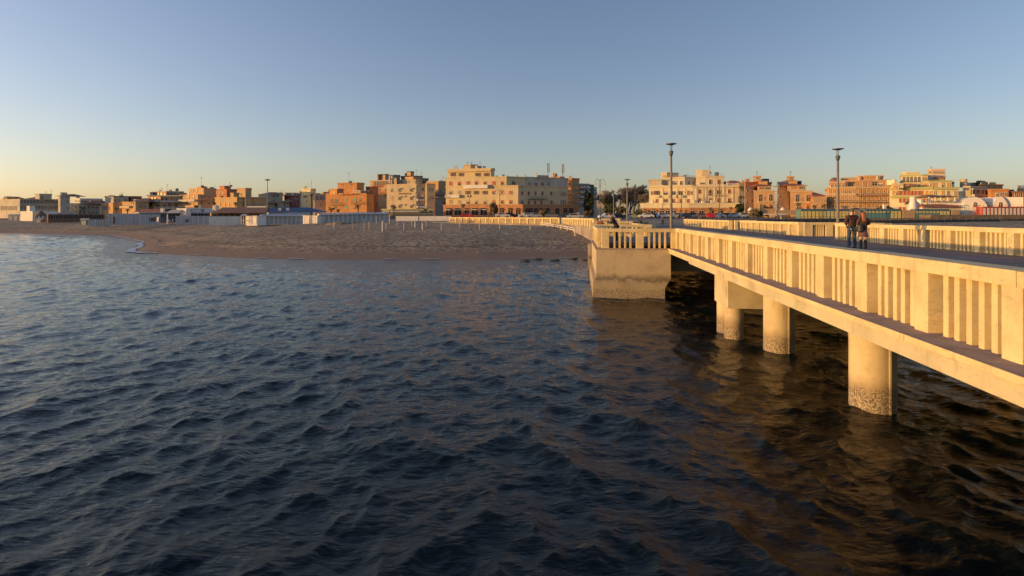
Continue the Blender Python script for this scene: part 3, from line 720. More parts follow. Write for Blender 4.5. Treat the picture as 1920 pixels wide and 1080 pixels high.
B = Bld('deep red house with small white windows in the shade left of the pale yellow block', 262, 'house', 'house', x=540)
v = B.vol(533, 546, 562, 366.5, None, redw, sr=.2); B.win(v, [552.8, 557.5], [373], 1.6, 2.8, 'half', WHT); B.win(v, [541, 549, 556], [383], 1.8, 3.6)
B = Bld('low grey flats with a long flat roof line far behind the red house', 330, x=550)
v = B.vol(527, 535, 600, 361.2, None, greyw, sr=.1); B.win(v, rng(538, 564, 6), [364.5], 3, 2.5); B.vol(560, 562, 575, 360, 363, sand_w, dz=2)
B = Bld('pale yellow block with a long grey right wing behind the tall palm', 240, x=586)
v = B.vol(565, 583, 592, 353.7, None, yell, sr=.4); B.win(v, [571, 574.5], [368], 3, 3.5); B.win(v, [578], [358], 8, 3, 'half', WHT); B.win(v, [575], [376.5], 2, 2)
v = B.vol(585, 590, 611, 364, None, greyw, dz=1.5, sr=.15); B.win(v, [594, 603], [370, 374], 3, 3); v = B.vol(588, 589.5, 612, 375.5, None, greyw, dz=-5, sr=.1); B.win(v, [601.5, 610], [384.5], 2, 5); B.antenna(584, 340, 353)
B.vol(603, 607, 618, 360, 376, ochre, dz=20); B.vol(613, 616, 622, 357, 376, greyw, dz=22)
B = Bld('big orange block with green shutters and a set back upper storey behind two palms', 222, x=688)
v = B.vol(610.5, 687.5, 701, 364.2, None, orange, sl=-.22, sr=.9)
B.win(v, [622, 631], [376.5], 3, 6.5, 'open', (.45,.2,.1)); B.win(v, [648.5, 675.5], [374], 3, 5.5, 'closed', (.35,.36,.28)); B.win(v, [665.5], [374.5], 3.8, 7.5, 'closed', (.15,.5,.22)); B.win(v, [649], [388.7], 4, 5.4, 'closed', (.12,.5,.22)); B.win(v, [629, 664], [389], 3, 5)
B.balcony(v, 617, 645, 382.5, DARKM, 4.5, 1.1, rail=True); B.balcony(v, 660, 683, 379.5, DARKM, 4.5, 1.1, rail=True)
for a, b in ((611, 619), (634, 644), (652, 662), (675, 687)): B.vol(a, b-.5, b, 362, 364.3, orange, dz=.1, sl=-.22, cor=False, depth=.5, name='parapet')
v = B.vol(618, 632, 640, 354, 365, orange, dz=4); B.win(v, [627, 637], [360.5], 3, 3.5)
v = B.vol(633.5, 669, 682.5, 342.4, 365, orange, dz=3, sl=-.22, sr=.9); B.win(v, [641.5, 657.5], [346.5], 3, 2); B.win(v, [638.5], [360.5], 3, 4, 'closed', GRY); B.antenna(654, 323, 342); B.tank(655.5, 339.5, 343)
v = B.vol(661, 676, 692, 357, 365, peach, dz=1, sl=-.22, sr=.9, corm=conc2); B.win(v, [681, 688], [361], 5, 5, 'plain')
v = B.vol(686, 693, 709, 350, None, brickc, dz=8, sr=.5, depth=14); B.win(v, [706], [379], 3, 4)
B = Bld('tall terracotta apartment block with roof terraces behind the cream hotel', 262, x=740)
v = B.vol(694, 735, 775, 337.5, None, peach, sl=-.2, sr=.1, corm=conc2); B.win(v, rng(703, 730, 6), [343.5], 3, 7, 'plain'); B.win(v, [711, 724], [355, 366], 4, 4.5)
B.balcony(v, 700, 760, 349, brickc, 3, 1.6); B.balcony(v, 700, 735, 360, brickc, 3, 1.6)
v = B.vol(713, 722, 729, 326.5, 338, peach, dz=3, corm=slate); B.win(v, [724.5], [331], 4, 4)
v = B.vol(731, 738, 750, 328, 338, slate, dz=3, sr=.2, corm=slate); B.win(v, [734, 742, 747], [332], 3, 3); B.block(707.8, 710.2, 326.2, 338, brickc)
B = Bld('high brown block with a lift tower rising behind the cream hotel roof', 268, x=775)
v = B.vol(752, 774, 792, 329.5, None, peach, sr=.3, corm=slate); B.win(v, rng(756, 772, 3), [334], 3, 3); B.win(v, [778, 784, 789], [334], 3, 3)
B.vol(763, 770, 776, 321.3, 330, peach, dz=2, corm=slate); v = B.vol(782, 784, 803, 334, None, slate, dz=6, sr=.4); B.win(v, rng(786, 800, 4), [338, 345], 2.5, 3); B.block(759, 762.5, 324.5, 330, slate); B.antenna(781, 318, 330); B.antenna(790, 322, 330)
B = Bld('cream hotel with shell awnings over its windows and brown lettering on the front', 215, 'hotel', 'hotel', x=780)
v = B.vol(725.2, 780.5, 797.5, 345, None, sand_w, sl=-.2, sr=.25, corm=cream)
B.win(v, [734.5], [356, 371.5, 386], 3.2, 6.5, 'closed', (.5,.42,.3)); B.win(v, [749.5, 771.5], [356.5], 4.4, 5.6, 'awn', (.6,.55,.48)); B.win(v, [749.5, 771.5], [372], 4.4, 5.6, 'awn', (.6,.55,.48)); B.win(v, [749.5, 771.5], [387], 4.4, 5.6, 'awn', (.6,.55,.48)); B.win(v, [760.5], [368, 384], 2.5, 3.5)
B.win(v, [793], [355], 4, 5.5, 'closed', GRN); B.win(v, [791], [370, 384], 6, 6.5, 'plain')
B.balcony(v, 781.5, 797, 374.5, white, 3, .9); B.balcony(v, 781.5, 797, 387.5, white, 3, .9)
v = B.vol(797.4, 800.5, 816, 344, None, sand_w, dz=-.6, sl=-.2, sr=.75); B.win(v, [806, 811], [356, 371], 1.5, 5)
v = B.vol(739.5, 779, 786, 336.5, 346, sand_w, dz=2.5, sl=-.2, sr=.3); B.win(v, [753.5, 765.5, 778], [341], 3, 2.5)
B.vol(739.5, 743.5, 744.5, 334, 346, sand_w, dz=2.3, sl=-.2); B.vol(760, 775, 781, 331.5, 338, peach, dz=5)
# lettering on its front
q = B.seg(B.vols[0], 748); cu = bpy.data.curves.new('lettering', 'FONT'); cu.body = 'Hotel La Riviera'; cu.size = 1.25; cu.extrude = .05
tmp = bpy.data.objects.new('tmp', cu); C.objects.link(tmp); bpy.context.view_layer.update()
me = bpy.data.meshes.new_from_object(tmp.evaluated_get(bpy.context.evaluated_depsgraph_get())); bpy.data.objects.remove(tmp)
me.materials.clear(); me.materials.append(paint('lettering_brown', (.25,.12,.05), .7, .05, 3.))
lo = bpy.data.objects.new('lettering', me); C.objects.link(lo); lo.parent = B.t; p, d = q; zz = px(0, p.y, 364.5).z
wd = max(vv.co.x for vv in me.vertices); sc_ = 26/F*p.y/wd
lo.location = (p.x-B.o.x+d.y*.1, p.y-B.o.y-.1, zz-B.o.z); lo.rotation_euler = (R(90), 0, math.atan2(d.y, d.x)); lo.scale = (sc_, sc_, 1)
B = Bld('low dark restaurant pavilion with a white awning at the foot of the cream hotel', 196, 'restaurant', 'restaurant', x=750)
v = B.vol(716, 735, 812, 392, None, slate, sl=-.2, sr=.0, corm=olive, depth=6); B.win(v, rng(720, 808, 14), [398], 5, 5); B.balcony(v, 722, 790, 396.5, conc2, 1.6, 2.2)
B = Bld('small ochre house with a hipped roof in the gap left of the large hotel', 250, 'house', 'house', x=825)
v = B.vol(800, 822, 840, 339.5, None, ochre, sr=.2); B.win(v, [827], [358], 2.5, 6); B.win(v, [827, 833], [381], 3, 5); B.vol(805, 815, 830, 371, None, greyw, dz=-10, sr=.2); B.hip(812, 833, 358, 366, tiled, dz=-10); B.antenna(831, 331, 340)

B = Bld('large cream hotel with red shutters over a terracotta arcade, its right wing in shade', 205, 'hotel', 'hotel', x=950)
v = B.vol(836, 971.5, 1064.5, 347.5, None, cream, sl=-.16, sr=.34)
RD = (.50,.12,.07)
lit = [845, 861.3, 877.5, 893, 909.5, 925.5, 941.5, 957.5]
B.win(v, lit[:2], [361], 4.6, 6.5, 'closed', (.45,.36,.25)); B.win(v, lit[2:5], [361], 4.6, 6.5, 'open', BRN); B.win(v, lit[5:], [361], 4.8, 6.5, 'closed', RD)
B.win(v, lit[:2], [378.5], 4.6, 6.5, 'closed', (.4,.33,.22)); B.win(v, lit[2:5], [378.5], 4.8, 6.5, 'plain'); B.win(v, lit[5:], [378.5], 4.8, 6.5, 'closed', RD)
B.win(v, [979, 991.3, 1004, 1017, 1033.5], [362.3], 3.6, 6.5, 'closed', DBR); B.win(v, [979, 991.3, 1003, 1015, 1034], [379.5], 3.4, 7, 'closed', DBR)
B.win(v, [1052, 1056, 1060], [363, 379], 1.2, 7); B.balcony(v, 829+7.5, 849, 368, white, 5, 1.3); B.balcony(v, 990, 1024, 371, DARKM, 4, .8, rail=True); B.balcony(v, 872, 916, 384, DARKM, 3, .8, rail=True)
B.balcony(v, 836.5, 863, 368, white, 5, 1.3)
v = B.vol(836, 949.5, 985, 330.8, 347.6, cream, dz=1.0, sl=-.16, sr=.34)
B.win(v, lit[:2], [344.2], 5, 6.6, 'closed', (.62,.06,.05)); B.win(v, lit[2:7], [343.2], 5.2, 6.6, 'closed', RD); B.balcony(v, 871, 916, 350.2, white, 6, 1.3); B.win(v, [963], [343], 6, 6, 'plain')
v = B.vol(984, 985.5, 1064.5, 331.5, 347.6, greyw, dz=4.5, sr=.34); B.win(v, [992.5, 1028.5], [345], 2.6, 6.5); B.win(v, [1005, 1017], [346], 4, 7, 'closed', DBR)
B.vol(1006, 1008, 1028, 328.5, 333, greyw, dz=6, sr=.34)
v = B.vol(840, 920.5, 927, 315.4, 331, cream, dz=4, sl=-.16, sr=.5); B.win(v, [849.5, 865, 896, 912.5], [327.3], 5, 6, 'open', BRN); B.balcony(v, 840.5, 920, 321.6, cream, .9, .9)
B.vol(870, 882.5, 895, 308.4, 316, sand_w, dz=8, sl=-.16, sr=.3); B.vol(891, 895, 903, 311, 316, greyw, dz=7)
for x in (951, 970, 985): B.block(x-1.2, x+1.2, 328.4, 332, greyw, dz=3, depth=1)
B.block(1005, 1007.5, 323, 333, white, dz=7, depth=1)
for x in (877, 884, 900): B.antenna(x, 303, 309, 9)
terra = paint('wall_terracotta', (.52,.25,.12), .85, .12, .4, wstain=.3)
v = B.vol(831, 980, 1077, 383.3, None, terra, dz=-5, sl=-.16, sr=.25, name='arcade', depth=5)
B.win(v, [842, 858.5], [396.5], 12, 13, 'shop', (.55,.5,.4)); B.win(v, [876], [396.5], 10, 13, 'shop', (.3,.2,.12)); B.win(v, [890.5, 907], [396.5], 12, 13, 'shop', (.5,.45,.36)); B.win(v, [924, 941, 957, 971.5], [396.5], 8.5, 13, 'shop', BRN); B.win(v, [988, 995, 1005, 1014.5, 1027, 1045, 1060, 1071], [397], 7, 13, 'shop', BRN)
B = Bld('orange brick block with roof tanks behind the right end of the large hotel', 240, x=1073)
v = B.vol(1050, 1072, 1086, 334, None, orange, sr=.7); B.win(v, [1066], [345, 358], 2.5, 4); B.balcony(v, 1062, 1072, 363, peach, 2); B.balcony(v, 1062, 1072, 376, peach, 2); B.win(v, [1076, 1080, 1084], [345, 357, 369, 381], 2, 4.5)
B.vol(1033, 1050, 1058, 331, 340, orange, dz=10); B.block(1036, 1041, 324, 333, sand_w, dz=12); B.block(1041.5, 1045, 325.5, 333, sand_w, dz=13)
for k, (x, y0) in enumerate(((1027.5, 306), (1055, 308))):
    p = px(x, 246, 336); q = px(x, 246, y0)
    t = thing('telecom_mast', ['telecom mast with antenna panels on the roof of the large hotel', 'telecom mast with antenna panels on the orange brick block'][k], 'antenna mast', p, 0, 'telecom masts on the roofs')
    H = q.z-p.z; MB().tube([(0,0,-1.5),(0,0,H)], .14, 6).build('pole', DARKM, t); m = MB()
    for zz, rr in ((.93,.5),(.72,.6),(.55,.55)):
        for a in (0, 2.1, 4.2): m.box(rr*math.cos(a)-.13, rr*math.cos(a)+.13, rr*math.sin(a)-.1, rr*math.sin(a)+.1, H*zz-1.0, H*zz+.6); m.tube([(0,0,H*zz-.2),(rr*math.cos(a),rr*math.sin(a),H*zz-.2)], .05, 4)
    m.build('antenna_panels', greyw, t)
B = Bld('shaded brown apartment block with deep balconies right of the orange brick block', 252, x=1084)
v = B.vol(1081, 1083, 1105, 344, None, greyw, sr=.35)
for y in (351, 360, 369, 379): B.balcony(v, 1083.5, 1104, y, conc2, 3, 1.6)
B.win(v, [1087, 1093, 1099], [349, 357.5, 366.5, 376, 386], 3, 5)
B = Bld('block under green scaffold netting beside the shaded balconies', 258, x=1100)
v = B.vol(1096, 1098, 1113, 346, None, paint('netting_green', (.05,.12,.10), .9, .2, 2.), sr=.3); B.balcony(v, 1098.5, 1112, 358, slate, 1, .5); B.balcony(v, 1098.5, 1112, 372, slate, 1, .5)
B = Bld('pale block with a red roof right of the green netting', 275, x=1107)
v = B.vol(1105, 1108, 1119, 351, None, greyw, sr=.2); B.hip(1105, 1117, 346.5, 351.5, tile); B.win(v, [1111, 1115], [356, 364, 373], 2.5, 4); B.balcony(v, 1108.5, 1118, 361, conc2, 2); B.balcony(v, 1108.5, 1118, 370, conc2, 2)
B = Bld('small beige block at the end of the street behind the double armed lamp', 330, x=1125)
v = B.vol(1117, 1119, 1142, 363, None, sand_w, sr=.0); B.win(v, rng(1121, 1140, 5), [367, 373], 2.5, 3); B.balcony(v, 1119.5, 1133, 370, white, 1.5)

B = Bld('yellow seafront palazzo with a brick ground floor and two roof towers', 185, 'palazzo', 'building', x=1298)
pal = paint('wall_palazzo', (.78,.66,.43), .85, .08, .3, wstain=.25)
v = B.vol(1217, 1298.5, 1384, 350.5, None, pal, sl=-.30, sr=-.08)
B.balcony(v, 1217.5, 1298, 349.4, pal, 1.6, .8); B.balcony(v, 1299, 1383.5, 349.4, pal, 1.6, .8)
B.win(v, [1222, 1290+6], [362], 1.6, 6, 'closed', DBR); B.win(v, [1231.5], [361.5], 5, 7, 'open', BRN); B.win(v, [1248, 1263, 1276], [362], 7, 6, 'plain'); B.win(v, [1290.2], [361.5], 3.6, 8.5, 'closed', (.35,.14,.07))
B.win(v, [1231.5, 1263, 1276, 1290.2], [376.8], 3.8, 6.5, 'closed', DBR); B.win(v, [1248], [376], 8, 5, 'plain')
B.win(v, [1311.5, 1331.5, 1367.3], [359, 375.5], 4.4, 7.4, 'closed', DBR); B.win(v, [1347], [375.5], 4.4, 7.4, 'closed', DBR); B.win(v, [1347.5], [360], 7, 6.5, 'plain'); B.win(v, [1331.5], [362], 7, 9, 'closed', BRN)
for a, b in ((1227, 1236), (1243.5, 1254.5), (1259.5, 1268), (1271.5, 1280)): B.balcony(v, a, b, 368, pal, 3.6, 1.0)
B.balcony(v, 1343, 1354, 365.5, DARKM, 3, .9, rail=True)
for x in (1242, 1256.5, 1269.5, 1284, 1306, 1318, 1323.5, 1340, 1357, 1374): 
    q = B.seg(v, x); p, d = q; m = MB().box(-.22, .22, -.16, 0, 0, 7.2); o = m.build('pilaster', pal, B.t); o.location = (p.x-B.o.x, p.y-B.o.y, px(0, p.y, 386).z-B.o.z); o.rotation_euler = (0, 0, math.atan2(d.y, d.x))
v = B.vol(1217, 1241.5, 1242.5, 336.5, 350.6, sand_w, dz=3, sl=-.3); B.win(v, [1234], [343.5], 11, 8, 'closed', (.6,.55,.42))
v = B.vol(1241.5, 1284, 1305, 332.4, 350.6, pal, dz=2.2, sl=-.3, sr=.5); B.win(v, [1250], [344], 4, 7, 'closed', (.55,.36,.14)); B.win(v, [1261, 1266.5, 1277], [343], 4, 6.5, 'plain'); B.win(v, [1291.5, 1300], [342.5], 2.6, 4, 'plain')
B.vol(1239.5, 1250.5, 1271.5, 323.5, 333, pal, dz=4, sl=-.3, sr=.4); B.balcony(v, 1242, 1283.5, 330.4, brickc, 2.2, .1, rail=True); B.balcony(v, 1284.5, 1304.5, 330.4, DARKM, 2.2, .1, rail=True)
v = B.vol(1304.5, 1316.5, 1331, 318.8, 350.6, pal, dz=3, sl=-.3, sr=-.06)
v = B.vol(1305, 1323, 1357, 331, 350.6, pal, dz=2, sl=-.3, sr=-.08); B.win(v, [1331.5, 1347.5], [341], 4.4, 7.5, 'closed', DBR); B.win(v, [1317], [343.5], 8, 4, 'plain'); B.balcony(v, 1324, 1356.5, 329, brickc, 2.2, .1, rail=True)
B.tank(1346, 322.5, 329); B.antenna(1331, 311, 320); B.tank(1332.5, 321, 326, r=.4); B.block(1357.5, 1361, 340, 349, slate, dz=4)
brk = paint('base_brick', (.52,.26,.11), .88, .12, .8)
v = B.vol(1202, 1292, 1388.5, 389.5, None, brk, dz=-6, sl=-.30, sr=-.08, cor=False, name='base', depth=5)
B.win(v, [1209.5], [397], 6, 10, 'shop', GRY); B.win(v, [1225.5, 1241, 1252, 1263], [397], 7.5, 10, 'shop', (.6,.55,.45)); B.win(v, [1217, 1232.5, 1276, 1286], [398], 2.8, 9, 'shop', BRN); B.win(v, [1298, 1315], [397], 7, 8, 'shop', WHT); B.win(v, [1334, 1351], [397], 9, 9, 'shop', GRY); B.win(v, [1362, 1376], [399], 2, 5)
B.vol(1201, 1292, 1389.5, 381, 389.6, pal, dz=-6.3, sl=-.30, sr=-.08, name='parapet', depth=6)

B = Bld('cream building with a dark red hipped roof just right of the yellow palazzo', 215, x=1400)
v = B.vol(1383, 1386, 1430, 343, None, cream, sl=-.2, sr=.1); B.win(v, [1391, 1399, 1407], [352, 370], 3, 6, 'open', BRN); B.hip(1366, 1398, 337.2, 343.8, tile, dz=2); B.vol(1362, 1365, 1392, 343.6, 352, white, dz=1, sr=.1, sl=-.2); B.win(v, [1390, 1400], [384], 3, 6)
def villa(label, x0, xc, x1, yt, Z, up, tw, dark=None):
    B = Bld(label, Z, 'villa', 'villa', x=xc)
    if dark: v = B.vol(dark[0], dark[0]+1, dark[1], dark[2], None, greyw, dz=5, sr=.4, depth=10); B.win(v, rng(dark[0]+5, dark[1]-3, 2), [dark[2]+8, dark[2]+26], 3, 5)
    v = B.vol(x0, x0+.6, x1, yt, None, peach, sl=-.4, sr=-.05, depth=9, corm=sand_w)
    w = x1-x0
    B.win(v, [x0+w*.32], [yt+13.5], 5.6, 13.5, 'arch'); B.win(v, [x0+w*.81], [yt+13], 6.4, 12, 'arch'); B.win(v, [x0+w*.5], [yt+15], 3, 7.5, 'closed', (.6,.3,.16)); B.win(v, [x0+w*.35], [yt+30], 5, 8, 'plain'); B.win(v, [x0+w*.8], [yt+30], 5.4, 9, 'closed', (.45,.08,.06))
    B.balcony(v, x0+w*.2, x1-w*.1, yt+21, sand_w, 1.5, .7)
    v = B.vol(up[0], up[0]+1, up[1], up[2], yt+.1, peach, dz=2, sl=-.4, sr=-.05, cor=False); B.win(v, [up[0]+(up[1]-up[0])*.75], [up[2]+4.5], 8, 3.6); B.win(v, [up[0]+(up[1]-up[0])*.3], [up[2]+4], 8, 3, 'closed', (.55,.25,.13))
    B.hip(up[0]-2.5, up[1]+4.5, up[2]-4.4, up[2]+.3, tile, dz=1.5, depth=8)
    v = B.vol(up[0]+2, up[0]+3, up[0]+19, up[2]-9, up[2]-1, peach, dz=6, sl=-.4, sr=-.05, cor=False); B.hip(up[0]+3, up[0]+21, up[2]-11, up[2]-8.8, tile, dz=6, depth=5)
    v = B.vol(tw[0], tw[0]+1, tw[1], tw[2], up[2]-8, peach, dz=8, sl=-.4, sr=-.05, depth=4); B.win(v, [(tw[0]+tw[1])/2], [tw[2]+4], 4, 2.5); B.antenna((tw[0]+tw[1])/2, tw[2]-9, tw[2], 9)
    return B
B = villa('orange villa with arched windows and a tiled hip roof right of the cream building', 1413, 1430, 1452.5, 357.4, 163, (1420, 1446, 348.6), (1412, 1426.5, 330), (1396, 1414, 350))
B.vol(1395, 1398, 1446, 341, 357, brickc, dz=9, sr=.2); B.block(1432, 1442, 335, 342, slate, dz=12)
B = villa('second orange villa with arched red shuttered windows, right of the first one', 1481.5, 1500, 1523, 358, 157, (1476, 1511, 347.3), (1475.5, 1489, 330.5), (1457, 1482, 341))
B.block(1500, 1503, 339, 346, slate, dz=8)
B = Bld('long low ochre house with a red hipped roof between the villas and the domed hotel', 152, 'house', 'house', x=1535)
v = B.vol(1522, 1523, 1550, 369, None, peach, sl=-.3, sr=.0); B.win(v, rng(1527, 1547, 5), [376, 390], 2.4, 5, 'closed', ORG); B.hip(1524, 1556, 359.5, 369.3, tile, ridge=.3)
B = Bld('orange grand hotel with a small brown dome and long rows of shuttered windows', 150, 'hotel', 'hotel', x=1605)
hot = paint('wall_hotel_orange', (.60,.36,.20), .85, .1, .3, wstain=.3)
v = B.vol(1549, 1605, 1672, 352.2, None, hot, sl=-.2, sr=-.02); B.balcony(v, 1549.5, 1604.5, 351.4, sand_w, 1.2, .6); B.balcony(v, 1605.5, 1671.5, 351.4, sand_w, 1.2, .6)
OR2 = (.55,.27,.10); B.win(v, rng(1556, 1600, 7), [358.5, 371, 385], 3.4, 7, 'closed', OR2); B.win(v, rng(1612, 1666, 8), [358.5, 371, 385], 3.4, 7, 'closed', OR2); B.balcony(v, 1550, 1604.5, 364.4, sand_w, .9, .5); B.balcony(v, 1605.5, 1671, 365.5, DARKM, 3, .8, rail=True); B.balcony(v, 1605.5, 1671, 378, DARKM, 3, .8, rail=True); B.balcony(v, 1550, 1604.5, 378, DARKM, 3, .8, rail=True)
v = B.vol(1556, 1585, 1590, 340.5, 352.3, hot, dz=1.2, sl=-.2, sr=.2); B.win(v, rng(1560, 1581, 4), [347], 3, 7, 'closed', OR2)
v = B.vol(1579, 1612, 1672, 337.8, 352.3, hot, dz=1.5, sl=-.2, sr=-.02); B.win(v, [1590, 1598, 1606, 1620, 1630, 1663], [344.5], 3.6, 8, 'closed', OR2); B.win(v, [1640], [344.5], 10, 7, 'plain'); B.win(v, [1651], [346], 9, 4.5, 'half', WHT)
v = B.vol(1608, 1621, 1656, 329.5, 338, peach, dz=5, sl=-.2, sr=0); B.win(v, [1643.5, 1649.5], [336], 2, 4)
v = B.vol(1577, 1582, 1610, 333, 339, sand_w, dz=7, sr=.0)
p = px(1569, 155, 341)-B.o; rr = 8.4*155/F; prof = [(rr, p.z-.6)]+[(rr*math.cos(a), p.z+rr*1.05*math.sin(a)) for a in np.linspace(0, 1.5, 8)]
MB().lathe(prof, p.x, p.y+1.2, 20).build('dome', paint('dome_copper', (.20,.12,.10), .6, .15, 1.), B.t, smooth=True)
v = B.vol(1550, 1560, 1676, 392, None, slate, dz=-10, sl=-.2, sr=-.0, name='porch', depth=4); B.win(v, rng(1560, 1670, 9), [399], 8, 8, 'shop', GRY)
B = Bld('yellow and white grand hotel with green bands and orange shutters in four stepped tiers', 143, 'hotel', 'hotel', x=1738)
yv = paint('wall_pale_yellow', (.78,.68,.44), .85, .07, .3, wstain=.2)
OG = (.80,.38,.06); DR = (.50,.10,.06)
v = B.vol(1668, 1748, 1797, 352.6, None, yv, sl=-.12, sr=-.03, corm=olive); B.balcony(v, 1668.5, 1747.5, 353, olive, 3.2, .7); B.balcony(v, 1748.5, 1796.5, 353, olive, 3.2, .7)
B.win(v, [1675, 1682, 1728.5, 1737, 1744.5, 1752.5, 1767, 1794], [362], 3.6, 7.5, 'closed', OG); B.win(v, rng(1690, 1724, 6), [362], 4.6, 7.5, 'open', DR); B.win(v, [1777, 1791], [362], 3, 7.5, 'plain'); B.win(v, rng(1688, 1740, 8), [376, 392], 4, 7, 'closed', DR); B.win(v, rng(1752, 1794, 5), [376, 390], 3.6, 8, 'closed', OG); B.balcony(v, 1668.5, 1747.5, 369, olive, 2.4, .9); B.balcony(v, 1748.5, 1796.5, 369, olive, 2.4, .5)
v = B.vol(1673, 1686, 1694, 343.6, 352.7, yv, dz=.8, sl=-.12, sr=-.03, corm=sand_w); B.win(v, [1676.5, 1682.5], [352-.5], 2.6, 7, 'closed', OG); B.block(1677, 1681.5, 336.5, 344, yv)
v = B.vol(1688.5, 1742, 1784.5, 339, 352.7, yv, dz=1.6, sl=-.12, sr=-.03, corm=olive); B.win(v, [1694.5, 1701.5, 1708.5, 1715.5, 1723, 1730, 1737], [347.5], 3.2, 7, 'closed', OG); B.win(v, [1746, 1753, 1767.5, 1778], [347.2], 3.8, 7.5, 'closed', OG); B.hip(1702, 1719, 344, 349, brickc, dz=-.4, depth=1.5)
v = B.vol(1688.5, 1729, 1740, 327.4, 339.1, yv, dz=2, sl=-.12, sr=-.03, corm=olive); B.win(v, [1694.5, 1701.5, 1708.5, 1716, 1723], [336.5], 4.0, 10, 'arch', OG); B.win(v, [1731, 1737], [335], 2.6, 5, 'closed', OG)
B.vol(1691, 1699, 1724, 322.8, 328, yv, dz=5, sl=-.12, sr=-.03)
v = B.vol(1738.5, 1747, 1771.5, 317, 339.1, paint('wall_pink_cream', (.74,.58,.46), .85, .06, .3), dz=4, sl=-.12, sr=-.03); B.win(v, [1751, 1757, 1762, 1766.5], [323.5], 1.2, 2); B.win(v, [1743], [323.5], 1.2, 2)
v = B.vol(1752, 1757, 1771.8, 332.5, 339.1, yv, dz=3, sl=-.12, sr=-.03, corm=tile); B.win(v, rng(1759, 1770, 5), [335.6], 1.6, 2); B.antenna(1746.5, 313, 317, 6)
B.block(1785, 1789, 341, 352, paint('green_awning', (.08,.22,.20), .8, .1, 2.), dz=4)
# white club house
B = Bld('white beach club with red roofs, scalloped walls and a column pergola', 133.5, 'beach_club', 'building', x=1740)
wc = white
v = B.vol(1700, 1701, 1738, 383, None, wc, sl=-.2, sr=-.02, cor=False, depth=6)
m = MB(); p0 = px(1700, 133.5, 392)-B.o; p1 = px(1714, 133.5, 369)-B.o
m.lathe([(1.0, p0.z-3), (.85, p0.z+.6), (.72, p1.z-1.0), (.68, p1.z-.1), (.55, p1.z)], px(1708, 133.5).x-B.o.x, -.6, 20); m.build('tower', wc, B.t, smooth=True).data.set_sharp_from_angle(angle=R(30))
p = px(1711, 133.2, 371)-B.o; q = px(1728, 133.2, 384)-B.o; n_ = 8; pts = [(p.x+(q.x-p.x)*i/n_, p.z+(q.z-p.z)*math.sin(math.pi/2*i/n_)) for i in range(n_+1)]
m = MB(); poly = [(pts[0][0], p0.z-2)]+[(pts[-1][0], p0.z-2)]+pts[::-1]; nn = len(poly)
m.add([(a, -.9, z) for a, z in poly]+[(a, -.5, z) for a, z in poly], [tuple(range(nn)), tuple(range(2*nn-1, nn-1, -1))]+[(i, i+nn, (i+1)%nn+nn, (i+1)%nn) for i in range(nn)]); m.build('curved_wall', wc, B.t)
v = B.vol(1738, 1739, 1808, 380.6, None, wc, sl=-.1, sr=-.02, cor=False, depth=8); 
B.hip(1730, 1806, 382.5, 389, tile, dz=-2.4, depth=3.5, ridge=.9); B.block(1729, 1808, 388.8, 398, wc, dz=-2, depth=3, name='wall')
for x in (1742.5, 1754, 1764, 1777, 1790.5):
    a = px(x, 134, 382)-B.o; b = px(x, 134, 368.8)-B.o; MB().lathe([(.34, a.z-.5), (.27, a.z+.2), (.22, b.z-.1), (.28, b.z)], a.x, a.y, 12).build('column', wc, B.t, smooth=True)
B.hip(1740, 1770, 364.6, 369.2, tiled, dz=.2, depth=5, ridge=.6); B.hip(1768, 1798, 365.8, 369.3, tile, dz=.3, depth=5, ridge=.8); B.win(v, [1748, 1759, 1770, 1783], [378], 6, 3)
B.block(1726.5, 1731, 373.5, 384, wc, dz=2, depth=2)
# right hand blocks
B = Bld('pale concrete apartment block with a patterned grid front and a round roof tower', 142, x=1820)
v = B.vol(1806, 1820, 1847.5, 349.2, None, cream, sl=-.2, sr=.35); B.win(v, [1825, 1833.5, 1842], [359.5], 4.2, 5.5, 'plain'); B.balcony(v, 1821, 1847, 366, conc2, 3, .8); B.balcony(v, 1821, 1847, 353.8, greyw, 2, .5)
v = B.vol(1806, 1812, 1820, 343, 349.3, greyw, dz=3); p = px(1812.5, 146, 344)-B.o; q = px(0, 146, 335.5)-B.o; MB().lathe([(.8, p.z-1), (.8, q.z-.1), (.9, q.z)], p.x, p.y+1, 14).build('roof_tower', sand_w, B.t)
B.vol(1806, 1807, 1812, 355, None, paint('bush_dark', (.05,.06,.04), .95, .3, 2.), dz=8, cor=False, name='balcony')
B = Bld('orange apartment block with three white awnings and a brown stepped top', 139, x=1860)
v = B.vol(1852, 1858.5, 1891, 354.6, None, orange, sl=-.2, sr=.0); B.win(v, [1868.5, 1876.8, 1885], [365], 3.6, 5, 'awn', (.72,.68,.6)); v = B.vol(1835, 1848, 1880, 345.6, None, orange, dz=10, sl=-.2, sr=.1); B.win(v, [1851, 1858], [352, 362], 3, 5); B.win(v, [1865, 1872], [350.5], 3, 3)
B.vol(1840, 1845, 1852, 341, 346, peach, dz=13); B.vol(1855, 1862, 1867, 342, 346, sand_w, dz=13); B.tank(1842, 338, 342, 14); B.tank(1848, 338.5, 342, 14); B.block(1829, 1836, 342, 351, slate, dz=16)
B = Bld('orange brick house with a red hip roof at the far right edge', 137, 'house', 'house', x=1905)
v = B.vol(1898, 1899, 1940, 359.5, None, brickc, sl=-.2, sr=.05); B.win(v, [1904, 1911], [364, 375], 3, 5, 'plain'); B.win(v, [1919], [364], 3, 5); B.hip(1897, 1918, 355.5, 360, tile); B.vol(1908, 1912, 1945, 353, None, peach, dz=18)
B = Bld('dark shaded block in the gap left of the brick house at the far right', 150, x=1893)
B.vol(1887, 1888, 1901, 356, None, slate, sr=.0)
